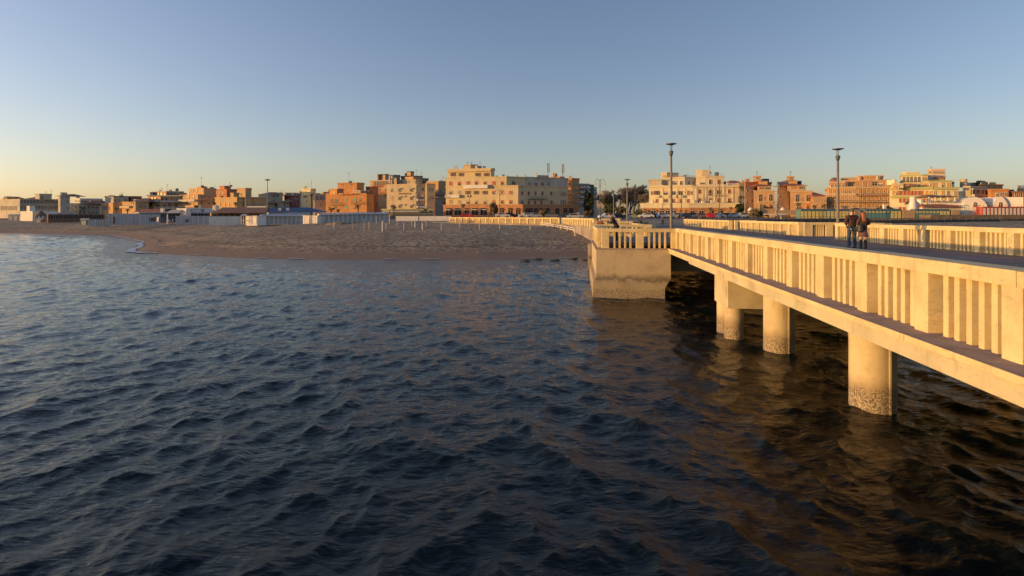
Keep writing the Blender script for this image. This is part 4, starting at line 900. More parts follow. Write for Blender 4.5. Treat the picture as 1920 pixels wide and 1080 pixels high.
def arch_villa(label, x0, x1, yt, yb, Z, doors=1):
    B = Bld(label, Z, 'beach_house', 'building', x=x0)
    a = px(x0, Z, yb)-B.o; b = px(x1, Z, yt)-B.o; h = b.z-a.z; w = b.x-a.x; n_ = 10
    poly = [(a.x, -.8), (b.x, -.8), (b.x, a.z+h*.35)]+[(a.x+w*(1-i/n_), a.z+h*(.35+.65*math.sin(math.pi*i/n_)**.8)) for i in range(1, n_)]+[(a.x, a.z+h*.35)]
    nn = len(poly); m = MB(); D = 7
    m.add([(p, 0, z) for p, z in poly]+[(p, D, z) for p, z in poly], [tuple(range(nn)), tuple(range(2*nn-1, nn-1, -1))]+[(i, i+nn, (i+1)%nn+nn, (i+1)%nn) for i in range(nn)])
    m.build('wall', white, B.t)
    for k in range(doors):
        o = bpy.data.objects.new('window', win_mesh(.6, 1.1, 'arch', None)); C.objects.link(o); o.parent = B.t; o.location = (a.x+w*(k+1)/(doors+1), -.01, a.z+h*.18)
    B.t.rotation_euler = (0, 0, -.35)
    return B
arch_villa('white beach house with a low curved gable, left of the three at the right', 1806, 1842, 369.5, 392, 131)
arch_villa('white beach house with a flatter curved roof, middle one of the three', 1834, 1868, 370, 392, 133, 2)
B = arch_villa('white beach house with a dark door, the one nearest the right edge', 1862, 1884, 369, 392, 130)
B.vol(1873, 1874, 1906, 370, None, white, dz=1, sl=-.1, sr=0, depth=6, cor=False)
# ---------------------------------------------------------------- beach cabins on the right
teal = paint('cabin_teal', (.10,.22,.22), .75, .12, 2.); ydoor = paint('cabin_yellow_door', (.72,.58,.20), .7, .08, 2.)
cred = paint('cabin_red', (.45,.10,.07), .8, .12, 2.); cwh = paint('cabin_white', (.78,.74,.68), .75, .08, 2., wstain=.3)
ORD = ['first','second','third','fourth','fifth','sixth','seventh','eighth','ninth','tenth','eleventh','twelfth','thirteenth','fourteenth','fifteenth','sixteenth']
def cabin(kind, w):
    t = thing('beach_cabin', 'x', 'beach cabin', (0,0,0))
    body = teal if kind in 'yt' else cred if kind == 'r' else cwh
    m = MB()
    if kind in 'yt':
        m.box(-w/2, w/2, 0, 1.8, 0, 2.1); m.add([(-w/2,0,2.1),(w/2,0,2.1),(0,0,2.5),(-w/2,1.8,2.1),(w/2,1.8,2.1),(0,1.8,2.5)], [(0,1,2),(4,3,5)]); m.build('body', body, t)
        MB().add([(-w/2-.03,-.12,2.08),(0,-.12,2.54),(w/2+.03,-.12,2.08),(-w/2-.03,1.9,2.08),(0,1.9,2.54),(w/2+.03,1.9,2.08),(-w/2-.03,-.12,2.02),(0,-.12,2.48),(w/2+.03,-.12,2.02)], [(0,3,4,1),(1,4,5,2),(0,1,7,6),(1,2,8,7)]).build('roof', paint('cabin_roof', (.13,.19,.20), .8, .1, 2.), t)
        if kind == 'y':
            MB().box(-w*.36, w*.36, -.05, -.004, .08, 2.0).build('door', ydoor, t)
        else:
            m = MB(); n_ = 9; pts = [(w*.38*math.cos(a), 1.62+.42*math.sin(a)) for a in np.linspace(0, math.pi, n_)]
            m.add([(x,-.05,z) for x, z in pts]+[(x,-.004,z) for x, z in pts], [tuple(range(n_))]+[(i,i+n_,(i+1)%n_+n_,(i+1)%n_) for i in range(n_)]); m.build('semicircle', ydoor, t)  # cabin front: yellow in the top half round, teal below it
            MB().box(-w*.34, w*.34, -.03, -.004, .08, 1.55).build('door', paint('cabin_teal_panel', (.14,.28,.28), .7, .1, 2.), t)
    elif kind == 'r':
        m.box(-w/2, w/2, 0, 1.8, 0, 1.75).build('body', body, t); MB().box(-w*.27, w*.27, -.05, -.004, 0, 1.6).build('door', cwh, t); MB().box(-w/2-.01, w/2+.01, -.25, 1.85, 1.76, 1.9).build('roof', cred, t)
        MB().box(-w/2, -w/2+.05, -.2, -.15, 1.9, 2.4).build('roof_rail', cred, t)
    else:
        m.box(-w/2+.01, w/2-.01, 0, 2.2, 0, 2.15).build('body', body, t); MB().box(-w*.33, w*.33, -.045, -.004, .06, 1.85).build('door', bluish, t)
        MB().add([(-w/2,-.75,2.0),(w/2,-.75,2.0),(w/2,2.3,2.42),(-w/2,2.3,2.42),(-w/2,-.75,1.93),(w/2,-.75,1.93),(w/2,2.3,2.35),(-w/2,2.3,2.35)], [(0,1,2,3),(7,6,5,4),(0,4,5,1),(1,5,6,2),(3,7,4,0)]).build('roof', bluish, t)
        MB().box(-w/2+.0, -w/2+.06, -.70, -.64, -.1, 1.95).build('roof_post', cwh, t)
    return t
def cab_row(kind, xs, Z0, slope, zb, label, group, w=None, rz=None):
    proto = None
    for i, x in enumerate(xs):
        k = (x-960)/F; Z = Z0/(1-slope*k) if slope else Z0
        X = k*Z; ww = w or .9
        t = cabin(kind, ww) if proto is None else copy_tree(proto)
        if proto is None: proto = t
        t.location = (X, Z, zb if not callable(zb) else zb(X, Z)); t.rotation_euler = (0, 0, math.atan(slope) if rz is None else rz)
        t['label'] = label % ORD[i]; t['group'] = group; t['category'] = 'beach cabin'
zc = 3.74
cab_row('y', [1504+7.1*i for i in range(12)], 128, 0, zc, 'teal cabin with yellow door left of the lamp, %s from the left', 'yellow doored cabins', .89)
cab_row('y', [1588+7.1*i for i in range(2)], 128, 0, zc, 'yellow doored cabin between the far lamp and the couple, %s of two', 'yellow doored cabins', .89)
cab_row('t', [1624+6.9*i for i in range(7)], 128, 0, zc, 'teal cabin with yellow fanlight just right of the couple, %s of seven', 'fanlight cabins', .86)
cab_row('y', [1673+6.9*i for i in range(3)], 128, 0, zc, 'yellow doored cabin right of the seven fanlight cabins, %s of three', 'yellow doored cabins', .86)
cab_row('t', [1719+6.6*i for i in range(7)], 128, 0, zc, 'teal cabin with yellow fanlight between the two tan walls, %s from the left', 'fanlight cabins', .82)
cab_row('y', [1765+6.6*i for i in range(3)], 128, 0, zc, 'yellow doored beach cabin against the right hand tan wall, %s of three', 'yellow doored cabins', .82)
cab_row('r', [1846+7.1*i for i in range(12)], 126, 0, 4.85, 'red beach cabin with a white door on the brown wall, %s from the left', 'red and white cabins', .87)
def wallbox(name, label, x0, x1, y0, y1, Z, mat, cat='wall', d=.4, group=None):
    a = px(x0, Z, y1); b = px(x1, Z, y0); o = MB().box(0, b.x-a.x, 0, d, 0, b.z-a.z).build(name, mat, loc=tuple(a)); tag(o, label, cat, group); return o
tan = paint('panel_tan', (.52,.36,.19), .8, .1, .6)
wallbox('panel_wall', 'flat tan wall panel left of the teal fanlight cabins', 1693, 1715.5, 394, 412.5, 127.9, tan, d=2)
wallbox('panel_wall', 'flat tan wall panel ending the cabin row near the white beach houses', 1785, 1799, 394, 411, 127.9, tan, d=2)
wallbox('panel_wall', 'small tan wall panel just behind the couple', 1602, 1613, 394, 412, 127.9, tan, d=2)
wallbox('retaining_wall', 'dark brown retaining wall under the red and white cabins at the right', 1745, 1960, 402.6, 411, 124.5, paint('wall_brown_stone', (.20,.15,.10), .9, .25, 1.), d=4)
wallbox('low_wall', 'low brown wall in front of the teal and yellow cabins', 1480, 1780, 409.5, 413.5, 124, paint('wall_brown_stone', (.20,.15,.10)), d=.5)
# coloured frames between the club and the red cabins
for k, (x0, x1, col, nm) in enumerate([(1800, 1817, (.12,.25,.33), 'blue'), (1825, 1838, (.45,.10,.07), 'red')]):
    t = thing('climbing_frame', 'small %s open frame of posts and rails beside the red and white cabins' % nm, 'frame', px(x0, 127, 404))
    w_ = px(x1, 127).x-px(x0, 127).x; m = MB()
    for i in range(5): m.box(w_*i/4-.03, w_*i/4+.03, 0, .06, -.3, 2.3)
    m.build('post', paint('frame_'+nm, col, .7, .1, 2.), t); MB().box(0, w_, -.02, .12, 1.1, 1.2).box(0, w_, -.02, .12, 2.3, 2.4).build('rail', paint('frame_'+nm, col), t)

# ---------------------------------------------------------------- white beach establishment on the left
sand = lambda X, Y: float(ground_z(X, Y))-.05
def rowL(kind, x0, x1, n, Z0, label, group):
    slope = .55; k0 = (x0-960)/F; X0 = k0*Z0; k1 = (x1-960)/F
    a = (X0-k1*Z0)/(k1*slope-1); w = a*math.sqrt(1+slope*slope)/n; proto = None
    for i in range(n):
        q = (i+.5)/n*a; X, Y = X0+q, Z0+slope*q
        t = cabin(kind, w) if proto is None else copy_tree(proto); proto = proto or t
        t.location = (X, Y, max(sand(X, Y), 2.6)); t.rotation_euler = (0, 0, math.atan(slope))
        t['label'] = label % ORD[i]; t['group'] = group; t['category'] = 'beach cabin'
rowL('w', 488, 571, 10, 131, 'white cabin with sloping awning roof in the left row, %s from the left', 'white beach cabins')
rowL('w', 598, 728, 15, 126, 'white awning roofed cabin before the orange block, %s from the left', 'white beach cabins')
def hut(label, x0, x1, y0, y1, Z, mat=cwh):
    a = px(x0, Z, y1); b = px(x1, Z, y0); t = thing('changing_hut', label, 'hut', (a.x, a.y, a.z), -.3, 'lit white huts'); w = b.x-a.x; h = b.z-a.z
    MB().box(0, w, 0, 3, -.3, h).build('wall', mat, t); MB().box(-.15, w+.15, -.15, 3.1, h+.003, h+.12).build('roof', bluish, t)
    for i in range(3): MB().box(w*(i+.12)/3, w*(i+.88)/3, -.05, -.004, .05, h*.86).build('door', cwh, t)
hut('pink lit white hut at the left end of the cabin row, with three door leaves', 461, 486.5, 405.2, 420.5, 128)
hut('pink lit white hut in the middle of the cabins, left of the dark gap', 568, 582, 404.5, 419, 127)
hut('pink lit white hut right of the dark gap, starting the longer cabin row', 586, 597, 404.5, 419.8, 125)
# small white lifeguard frame
t = thing('lifeguard_stand', 'white open timber stand with a little roof at the left end of the cabins', 'lifeguard stand', px(452, 127, 421))
m = MB()
for x in (0, 1.0):
    for y in (0, 1.0): m.box(x, x+.1, y, y+.1, 0, 2.1)
m.box(0, 1.1, 0, 1.1, .9, .98); m.build('frame', cwh, t); MB().add([(-.2,-.2,2.1),(1.3,-.2,2.1),(1.3,1.3,2.1),(-.2,1.3,2.1),(.2,.55,2.45),(.9,.55,2.45)], [(0,1,5,4),(1,2,5),(2,3,4,5),(3,0,4)]).build('roof', bluish, t)
def fence_panel(label, x0, x1, yt, yb, Z, slope=.0, n=8, mat=bluish):
    k0 = (x0-960)/F; k1 = (x1-960)/F; X0 = k0*Z; a = (X0-k1*Z)/(k1*slope-1); L_ = a*math.sqrt(1+slope*slope)
    zb = px(0, Z, yb).z; h = (yb-yt)*Z/F
    t = thing('board_fence', label, 'fence', (X0, Z, zb), math.atan(slope), 'white board fences on the beach')
    MB().box(0, L_, 0, .06, -.5, h).build('panel', mat, t)
    for i in range(n+1): MB().box(L_*i/n-.05, L_*i/n+.05, -.09, -.003, -.5, h+.1).build('post', cwh, t)
fence_panel('tall white board fence at the left, left half of it with a dark door opening', 203, 262, 400.5, 418.5, 150, .5)
fence_panel('tall white board fence right of the one with the door, ending at the parked tables', 263, 300, 402, 418, 148, .5)
fence_panel('low white board wall sloping down at the far left of the beach club', 166, 205, 411.5, 421.5, 150, .5, 3)
fence_panel('grey board fence between the terrace and the lifeguard stand', 330, 452, 405, 417.5, 140, .5, 12)
fence_panel('low pale board fence between the grey fence and the brown roofed restaurant', 392, 452, 406.5, 419.5, 134, .5, 6, cwh)
t = thing('doorway', 'dark narrow doorway in the tall white fence at the left', 'door', px(212, 148.6, 418)); MB().box(0, .5, -.1, .1, -.3, 1.7).build('door', GLT, t)
# restaurant with brown roof, blue canopy
B = Bld('beach restaurant with a wide brown tiled roof, left of the blue canopy', 160, 'restaurant', 'restaurant', x=400)
v = B.vol(394, 396, 499, 399, None, ochre, sr=.5, cor=False, depth=8); B.win(v, rng(402, 456, 6), [404.5], 8, 6, 'shop', BRN); B.hip(397, 500, 388.5, 399.5, tiled, dz=-2, ridge=.85, depth=8); B.block(463, 499, 386.5, 390, white, dz=4, depth=1)
B.block(398, 404, 385, 392, white, dz=3, depth=2)
B = Bld('beach hall with a long dark blue pitched canopy roof above the cabins', 152, 'beach_hall', 'hall', x=500)
blu = paint('canopy_blue', (.05,.09,.17), .5, .15, .6)
v = B.vol(501, 503, 582, 398, None, bluish, sr=.5, cor=False, depth=8)
a = px(501, 151, 398)-B.o; b = px(581, 151, 396.5)-B.o; t1 = px(505, 154, 388.3)-B.o; t2 = px(560, 154, 388.3)-B.o
MB().add([(a.x,a.y,a.z),(b.x,b.y+9,b.z),(t2.x,t2.y+9,t2.z),(t1.x,t1.y+3,t1.z),(a.x,a.y+14,a.z),(b.x,b.y+16,b.z)], [(0,1,2,3),(3,2,5,4),(1,5,2),(0,3,4)]).build('roof', blu, B.t)
for k, x in enumerate((528, 542.5)):   # pale emblem squares on the canopy
    c = px(x, 153.8+k*3, 392.5)-B.o
    m = MB(); w_ = .35
    m.box(c.x-w_, c.x+w_, c.y-1.2, c.y-1.1, c.z+.22, c.z+.32); m.box(c.x-w_, c.x+w_, c.y-1.2, c.y-1.1, c.z-.32, c.z-.22); m.box(c.x-w_, c.x-w_+.12, c.y-1.2, c.y-1.1, c.z-.219, c.z+.219); m.box(c.x+w_-.12, c.x+w_, c.y-1.2, c.y-1.1, c.z-.219, c.z+.219); m.box(c.x-.08, c.x+.08, c.y-1.2, c.y-1.1, c.z-.1, c.z+.1)
    m.build('emblem', cwh, B.t)
B = Bld('low white beach building with an arched entrance among the palms', 175, 'beach_building', 'building', x=355)
v = B.vol(350, 352, 400, 390, None, white, sl=-.3, sr=.5, depth=8); B.win(v, [357, 380], [394], 4, 6, 'arch'); v = B.vol(332, 349, 358, 391, None, cwh, dz=-3, sl=-.3, sr=.5); B.vol(365, 367, 370, 371, 392, GLT, dz=3, cor=False) if False else None
B = Bld('low dark awninged snack bar with a red front behind the fences', 168, 'snack_bar', 'building', x=300)
v = B.vol(255, 262, 398, 398, None, slate, sr=.5, sl=-.3, depth=6, corm=bluish); B.win(v, rng(268, 390, 10), [402], 8, 5, 'shop', BRN); B.hip(312, 337, 393, 399, conc2, dz=-1, ridge=.8, depth=4); B.hip(250, 300, 392, 398, tile, dz=6, ridge=.8, depth=5)
B = Bld('blue white beach club block with a stepped wall behind the thatched kiosk', 190, 'beach_club', 'building', x=50)
v = B.vol(38, 61, 108, 396, None, white, sl=-.4, sr=.5, depth=6, cor=False); v = B.vol(50, 55.5, 66, 386, 397, white, dz=1, sl=-.4, sr=.5, depth=4, cor=False); B.vol(100, 104, 146, 398.5, None, bluish, dz=3, sl=-.3, sr=.5, cor=False, depth=5)
B = Bld('row of low dark kiosks between the thatched roof and the white fence', 176, 'kiosk_row', 'building', x=110)
v = B.vol(88, 90, 196, 401.5, None, tiled, sr=.5, depth=5, cor=False); B.win(v, rng(95, 190, 11), [407], 6, 6, 'shop', BRN)
t = thing('thatched_kiosk', 'round kiosk with a conical thatched roof on the sand at the far left', 'kiosk', hit(77, 415.5)); q = hit(77, 415.5)
thatch = paint('thatch', (.20,.14,.09), .95, .3, 6., .5); hs = q.y/F
MB().lathe([(10.5*hs, 10*hs), (10*hs, 11.5*hs), (1.2*hs, 20*hs), (.3*hs, 21.5*hs)], 0, 0, 16).build('roof', thatch, t); m = MB()
for i in range(8): a_ = i*.785; m.tube([(7.5*hs*math.cos(a_),7.5*hs*math.sin(a_),-.4),(7.5*hs*math.cos(a_),7.5*hs*math.sin(a_),10.5*hs)], .12, 6)
m.build('post', thatch, t); MB().lathe([(6.3*hs,-.4),(6.3*hs,4*hs)], 0, 0, 14).build('counter', ochre, t)
for k, (x, yb, col, w_, lab) in enumerate([(34, 413, sand_w, 32, 'row of sunlit yellow changing booths left of the thatched kiosk'), (72, 417, ochre, 9, 'small ochre crate booth in front of the thatched kiosk'), (121, 413, ochre, 13, 'little ochre booth with a pitched roof on the open sand'), (157, 421.5, paint('olive_box', (.28,.26,.10)), 12, 'olive green storage box at the end of the low white wall')]):
    q = hit(x, yb); s_ = q.y/F; t = thing('booth', lab, 'booth', q, .2); w_ *= s_; h_ = (9 if k != 1 else 5)*s_
    MB().box(-w_/2, w_/2, 0, 1.6, -.4, h_).build('wall', col, t); MB().add([(-w_/2-.1,-.1,h_),(w_/2+.1,-.1,h_),(w_/2+.1,1.7,h_),(-w_/2-.1,1.7,h_),(-w_/2-.1,.8,h_+.5),(w_/2+.1,.8,h_+.5)], [(0,1,5,4),(2,3,4,5),(3,0,4),(1,2,5)]).build('roof', conc2, t)
    for i in range(4 if k == 0 else 1): MB().box(-w_/2+w_*(i+.2)/(4 if k == 0 else 1), -w_/2+w_*(i+.8)/(4 if k == 0 else 1), -.04, -.003, 0, h_*.85).build('door', cwh, t)
# beach furniture heap
rs = random.Random(5)
for i in range(16):
    q = px(282+i*4.6, 141, 417); t = thing('stacked_loungers', 'dark folded loungers stacked upright by the fence, %s from the left' % ORD[i], 'beach loungers', (q.x, q.y, q.z), rs.uniform(-.5,.5), 'stacked beach furniture')
    h_ = rs.uniform(.7, 1.5); c_ = rs.choice([paint('furn_dark', (.05,.055,.08)), paint('furn_navy', (.07,.10,.20)), paint('furn_wood', (.25,.16,.09)), cwh])
    MB().tube([(-.25,0,0),(.15,.1,h_)], .05, 5).tube([(.3,0,0),(-.1,.1,h_)], .05, 5).build('frame', c_, t); MB().add([(-.3,-.08,h_*.2),(.28,-.08,h_*.25),(.22,.06,h_),(-.26,.06,h_*.95),(-.3,-.02,h_*.2),(.28,-.02,h_*.25),(.22,.12,h_),(-.26,.12,h_*.95)], [(0,1,2,3),(7,6,5,4),(0,4,5,1),(1,5,6,2),(2,6,7,3),(3,7,4,0)]).build('canvas', c_, t)
# sand heaps by the cabins
for k, (x, y, w_, h_, lab) in enumerate([(640, 419.5, 26, 4.5, 'long low mound of sand in front of the right cabin row'), (545, 419.5, 10, 4, 'small mound of sand in front of the left cabin row')]):
    q = hit(x, y+1); s_ = q.y/F; m = MB(); m.ball((0,0,0), (w_*s_, 2.2, h_*s_), 20, 8, j=.08); tag(m.build('sand_mound', bpy.data.materials['beach_sand'], loc=tuple(q), smooth=True), lab, 'mound')
# posts standing in the sand
wood = paint('post_wood', (.52,.40,.27), .85, .15, 4.)
PO = [(626,417,429,1,0),(661,417,429,1,1),(683,411,434,1,1),(692,416,429,1.6,1),(717,413.5,434,1.9,0),(724,418,430,1.5,1),(745,414,424,1.4,1),(757.5,418,431,1.6,1),(772,414,424,1.3,1),(778,415,426.5,1.5,0),(792,418,431,1.6,0),(799.5,411,424,1.6,1),(815,403,419,.9,1),(827.5,417,431.5,1.4,1),(862.5,417,430,1.3,1),(899,414,431,1.6,1),(937,418,430,1.3,1),(994,419,432,1.7,1),(706,405,420,.9,1),(730,403,420,.9,0),(1078,430,443,1.7,0),(314,402,420,2,0),(391,408,418,1.6,0),(296,391,404,1.2,0)]
pos_words = ['thin','short','slender','pale','stout','plain','weathered','worn']
for i, (x, y0, y1, w_, wd) in enumerate(PO):
    q = hit(x, y1); s_ = q.y/F; h_ = (y1-y0)*s_
    m = MB(); m.tube([(0,0,-.4),(random.uniform(-.03,.03),0,h_)], [w_*s_*.55, w_*s_*.5], 7); o = m.build('beach_post', wood if wd else cwh, loc=tuple(q))
    near = min([(abs(x-c), n_) for c, n_ in ((626,'the orange block'),(760,'the cream hotel'),(862,'the large hotel'),(994,'the shaded hotel wing'),(1078,'the promenade corner'),(314,'the stacked loungers'),(391,'the grey fence'),(720,'the last cabins'),(830,'the stone end block'))])[1]
    tag(o, '%s %s post in the sand below %s, %s from left' % (pos_words[i % 8], 'wooden' if wd else 'white painted', near, (ORD+['seventeenth','eighteenth','nineteenth','twentieth','twenty first','twenty second','twenty third','twenty fourth'])[sorted(p[0] for p in PO).index(x)]), 'post', 'posts standing in the beach')
def rail_fence(label, pts, h=.75, n=2, mat=wood, group='low rail fences on the beach'):
    t = thing('rail_fence', label, 'fence', pts[0], 0, group); m = MB(); c = [p-pts[0] for p in pts]
    for a, b in zip(c[:-1], c[1:]):
        L_ = (b-a).length; k = max(2, int(L_/2.2))
        for i in range(k+1): p = a+(b-a)*i/k; MB().box(p.x-.06, p.x+.06, p.y-.06, p.y+.06, p.z-.4, p.z+h).build('post', mat, t)
        for z in ([h-.08] if n == 1 else [h-.08, h*.5]): m.tube([a+Vector((0,0,z)), b+Vector((0,0,z))], .045, 6)
    m.build('rail', mat, t)
rail_fence('low timber rail fence in front of the promenade balustrade, left stretch', [hit(842, 420), hit(905, 419.5), hit(965, 419)])
rail_fence('low white railed walkway sloping down beside the promenade corner', [hit(1014, 424), hit(1040, 429), hit(1076, 436)], mat=cwh)
# timber and stone edge under the promenade corner
# ---------------------------------------------------------------- promenade balustrades and town railings
def bal_between(label, A, Bp, nb, z, pitch=1.83):
    d = Vector((Bp[0]-A[0], Bp[1]-A[1])); n_ = int(d.length/pitch); balustrade(label, Vector((A[0], A[1], 0)), math.atan2(d.y, d.x), n_, pitch=d.length/(n_+.18), nb=nb, z=z, h=1.12, group='stone balustrades of the promenade')
bal_between('promenade balustrade running left from the corner above the beach', (-13.4, 118), (8.5, 96.4), 5, 3.2)
bal_between('promenade balustrade coming from the corner towards the pier', (8.9, 96.0), (10.9, 71.6), 5, 3.15, 1.7)
balustrade('short promenade balustrade meeting the pier behind the leaning person', Vector((11.3, 71, 0)), -.2, 1, pitch=2.4, z=3.15)
wallbox('end_pier', 'white square stone block ending the promenade balustrade on the beach', 838.5, 846.5, 405.6, 415.5, 119, cwh, 'stone block', 1)
wallbox('low_wall', 'long low white wall between the cabins and the promenade balustrade', 742, 838, 405.2, 414, 121, cwh, 'wall', .5)
def metal_rail(label, A, Bp, mat=POLE, h=1.05, step=2.1):
    t = thing('metal_railing', label, 'railing', A, 0, 'metal railings on the square'); d = Bp-A; n_ = int(d.length/step)
    for i in range(n_+1): p = d*(i/n_); MB().box(p.x-.05, p.x+.05, p.y-.05, p.y+.05, p.z-.1, p.z+h).build('post', mat, t)
    m = MB()
    for z in (h, h*.66, h*.33): m.tube([Vector((0,0,z)), d+Vector((0,0,z))], .03, 5)
    m.build('rail', mat, t); MB().add([(0,.02,.05),(d.x,d.y+.02,d.z+.05),(d.x,d.y+.02,d.z+h*.6),(0,.02,h*.6),(0,.05,.05),(d.x,d.y+.05,d.z+.05),(d.x,d.y+.05,d.z+h*.6),(0,.05,h*.6)], [(0,1,2,3),(7,6,5,4),(3,2,6,7)]).build('mesh_panel', paint('mesh_dark', (.08,.075,.07), .9, .2, 3.), t)
metal_rail('long metal railing with dark mesh panels behind the far stone balustrade', Vector((29, 90, 3.3)), Vector((66, 102, 3.45)))
metal_rail('thin metal railing on the beach side below the teal cabins', Vector((62, 98, 3.2)), Vector((100, 112, 3.4)), h=.9)
# ---------------------------------------------------------------- lamps in town
def arm_lamp(label, p, h, spread=1.6, disc=False, double=True):
    t = thing('street_lamp', label, 'street lamp', p, .1); MB().tube([(0,0,0),(0,0,h*.6),(0,0,h)], [.11,.08,.05], 8).build('pole', DARKM, t)
    for s_ in ((-1, 1) if double else (1,)):
        m = MB(); pts = [(s_*spread*(1-math.cos(a))/2*1.0, 0, h*.93+h*.09*math.sin(a)) for a in np.linspace(0, math.pi*.95, 9)]; m.tube(pts, .035, 5); m.tube([(0,0,h*.80),(s_*spread*.45,0,h*.99)], .025, 5); m.build('arm', DARKM, t)
        MB().lathe([(.05,h*.88),(.17,h*.895),(.13,h*.915),(.03,h*.935)], s_*spread*.99, 0, 10).build('lantern', paint('lantern_glass', (.55,.53,.5), .3, .05, 2.), t)
q = px(1125, 110); arm_lamp('tall double armed curved lamp on the promenade before the pale street block', (q.x, q.y, 3.2), (404-326)*110/F+.3, 1.0)
q = px(937, 128); arm_lamp('ornate double armed lamp in front of the large cream hotel', (q.x, q.y, 3.4), (404-346)*128/F, 1.05)
q = px(1277.5, 125); arm_lamp('double armed lamp left of the palazzo corner', (q.x, q.y, 3.5), (405-350)*125/F, 1.0)
q = px(1349, 116); arm_lamp('slender double armed lamp before the right half of the palazzo', (q.x, q.y, 3.3), (405-332)*116/F, .9)
q = px(1242.5, 130); arm_lamp('single long arm lamp leaning over the pavement left of the palazzo corner', (q.x, q.y, 3.5), (405-372)*130/F, 1.6, double=False)
q = px(1457.5, 118); arm_lamp('slender lamp standing between the two orange villas', (q.x, q.y, 3.3), (405-372)*118/F, .7)
q = px(785, 112); arm_lamp('tall thin double armed lamp rising from the sand before the cream hotel', (q.x, q.y, 3.0), (419-361)*112/F, .8)
q = px(730, 116); arm_lamp('thin lamp pole on the sand just left of the palm by the cream hotel', (q.x, q.y, 2.9), (419-392)*116/F, .7, double=False)
q = px(880.5, 108); t = thing('floodlight_mast', 'mast with two tilted floodlights on the sand before the large hotel', 'floodlight', (q.x, q.y, 2.9)); H = (420-368)*108/F
MB().tube([(0,0,-.3),(0,0,H)], [.08,.05], 8).build('pole', POLE, t)
for s_ in (-1, 1): MB().add([(s_*.1-.05,-.2,H-.1),(s_*.42,-.2,H),(s_*.42,.05,H+.35),(s_*.1-.05,.05,H+.3),(s_*.1-.05,-.05,H-.12),(s_*.42,-.05,H-.02),(s_*.42,.18,H+.3),(s_*.1-.05,.18,H+.25)], [(0,1,2,3),(7,6,5,4),(0,4,5,1),(1,5,6,2),(2,6,7,3),(3,7,4,0)]).build('lamp_head', DARKM, t)
q = px(501.5, 210); t = thing('light_tower', 'very tall mast with a flat ring of lights above the roofs at the left', 'light tower', (q.x, q.y, 4)); H = 4.6+(405-337)*210/F-4
MB().tube([(0,0,0),(0,0,H)], [.25,.12], 8).build('mast', DARKM, t); MB().lathe([(.2,H-.35),(1.0,H-.2),(1.0,H+.1),(.2,H+.25)], 0, 0, 14).build('lamp_ring', DARKM, t)
# round sign
q = px(1189, 120); t = thing('round_sign', 'round yellow green sign on a post near the bare trees', 'sign', (q.x, q.y, 3.2)); MB().tube([(0,0,0),(0,0,1.3)], .04, 6).build('post', DARKM, t); m = MB(); m.tube([(0,-.03,1.4),(0,.03,1.4)], .45, 18).build('panel', paint('sign_green', (.30,.33,.14)), t)
q = px(1084, 140); t = thing('info_sign', 'square white sign on a post near the parked silver car', 'sign', (q.x, q.y, 3.9)); MB().tube([(0,0,0),(0,0,.9)], .04, 6).build('post', DARKM, t); MB().box(-.35, .35, -.04, .04, .9, 1.6).build('panel', bluish, t)
# gate pillars between the villas
for x, lab in ((1407, 'white gate pillar with a domed top left of the first villa'), (1467.5, 'white gate pillar with a domed top between the two villas')):
    q = px(x, 149); t = thing('gate_pillar', lab, 'pillar', (q.x, q.y, town_z(q.x, q.y))); MB().box(-.45, .45, -.45, .45, -.2, 2.0).build('shaft', sand_w, t); MB().lathe([(.75,2.0),(.7,2.2),(.5,2.6),(.15,3.0)], 0, 0, 12).build('cap', cwh, t)
wallbox('garden_wall', 'pinkish garden wall in front of the first villa', 1425, 1455, 391, 400, 150, peach, 'wall', .4)
wallbox('garden_wall', 'low tan garden wall below the second villa', 1455, 1495, 394, 403, 140, tan, 'wall', .4)
wallbox('kerb_wall', 'thin white kerb wall lit on the grass between villas and railing', 1434, 1474, 400.6, 402.6, 135, cwh, 'wall', .4)

# ---------------------------------------------------------------- plants
fol = paint('palm_leaf', (.10,.11,.045), .8, .35, 1.5); trk = paint('palm_trunk', (.22,.16,.10), .9, .25, 4.); bark = paint('bark_grey', (.15,.135,.125), .9, .2, 2.); dkf = paint('bush_foliage', (.075,.09,.04), .85, .4, 1.2); drf = paint('bush_dry', (.20,.15,.07), .85, .4, 1.2)
def palm_crown(seed, r=1.):
    rs = random.Random(seed); m = MB()
    for i in range(30):
        a = rs.uniform(0, 6.283); el = rs.uniform(-.5, 1.3); L_ = r*rs.uniform(.8, 1.15); pts = []; n_ = 7
        d = Vector((math.cos(a), math.sin(a), 0)); s_ = Vector((-math.sin(a), math.cos(a), 0)); p = Vector((0,0,0)); e = el
        for k in range(n_+1):
            pts.append(p.copy()); p = p+(d*math.cos(e)+Vector((0,0,1))*math.sin(e))*L_/n_; e -= .30
        for k in range(n_):
            w = .17*r*math.sin(math.pi*(k+.7)/(n_+.8)); w2 = w*.9
            for sg in (-1, 1):
                for q in range(2):
                    b0 = pts[k].lerp(pts[k+1], q*.5); b1 = pts[k].lerp(pts[k+1], q*.5+.30); tip = b1+s_*sg*w*1.5+Vector((0,0,-w*.9))
                    m.add([b0, b1, tip], [(0,1,2)])
    return m
PC = [palm_crown(k).mesh('crown', fol) for k in range(3)]
PT = MB().tube([(0,0,-.1),(.01,0,.35),(0,.01,.7),(0,0,1.02)], [.075,.055,.05,.06], 8).mesh('trunk', trk)
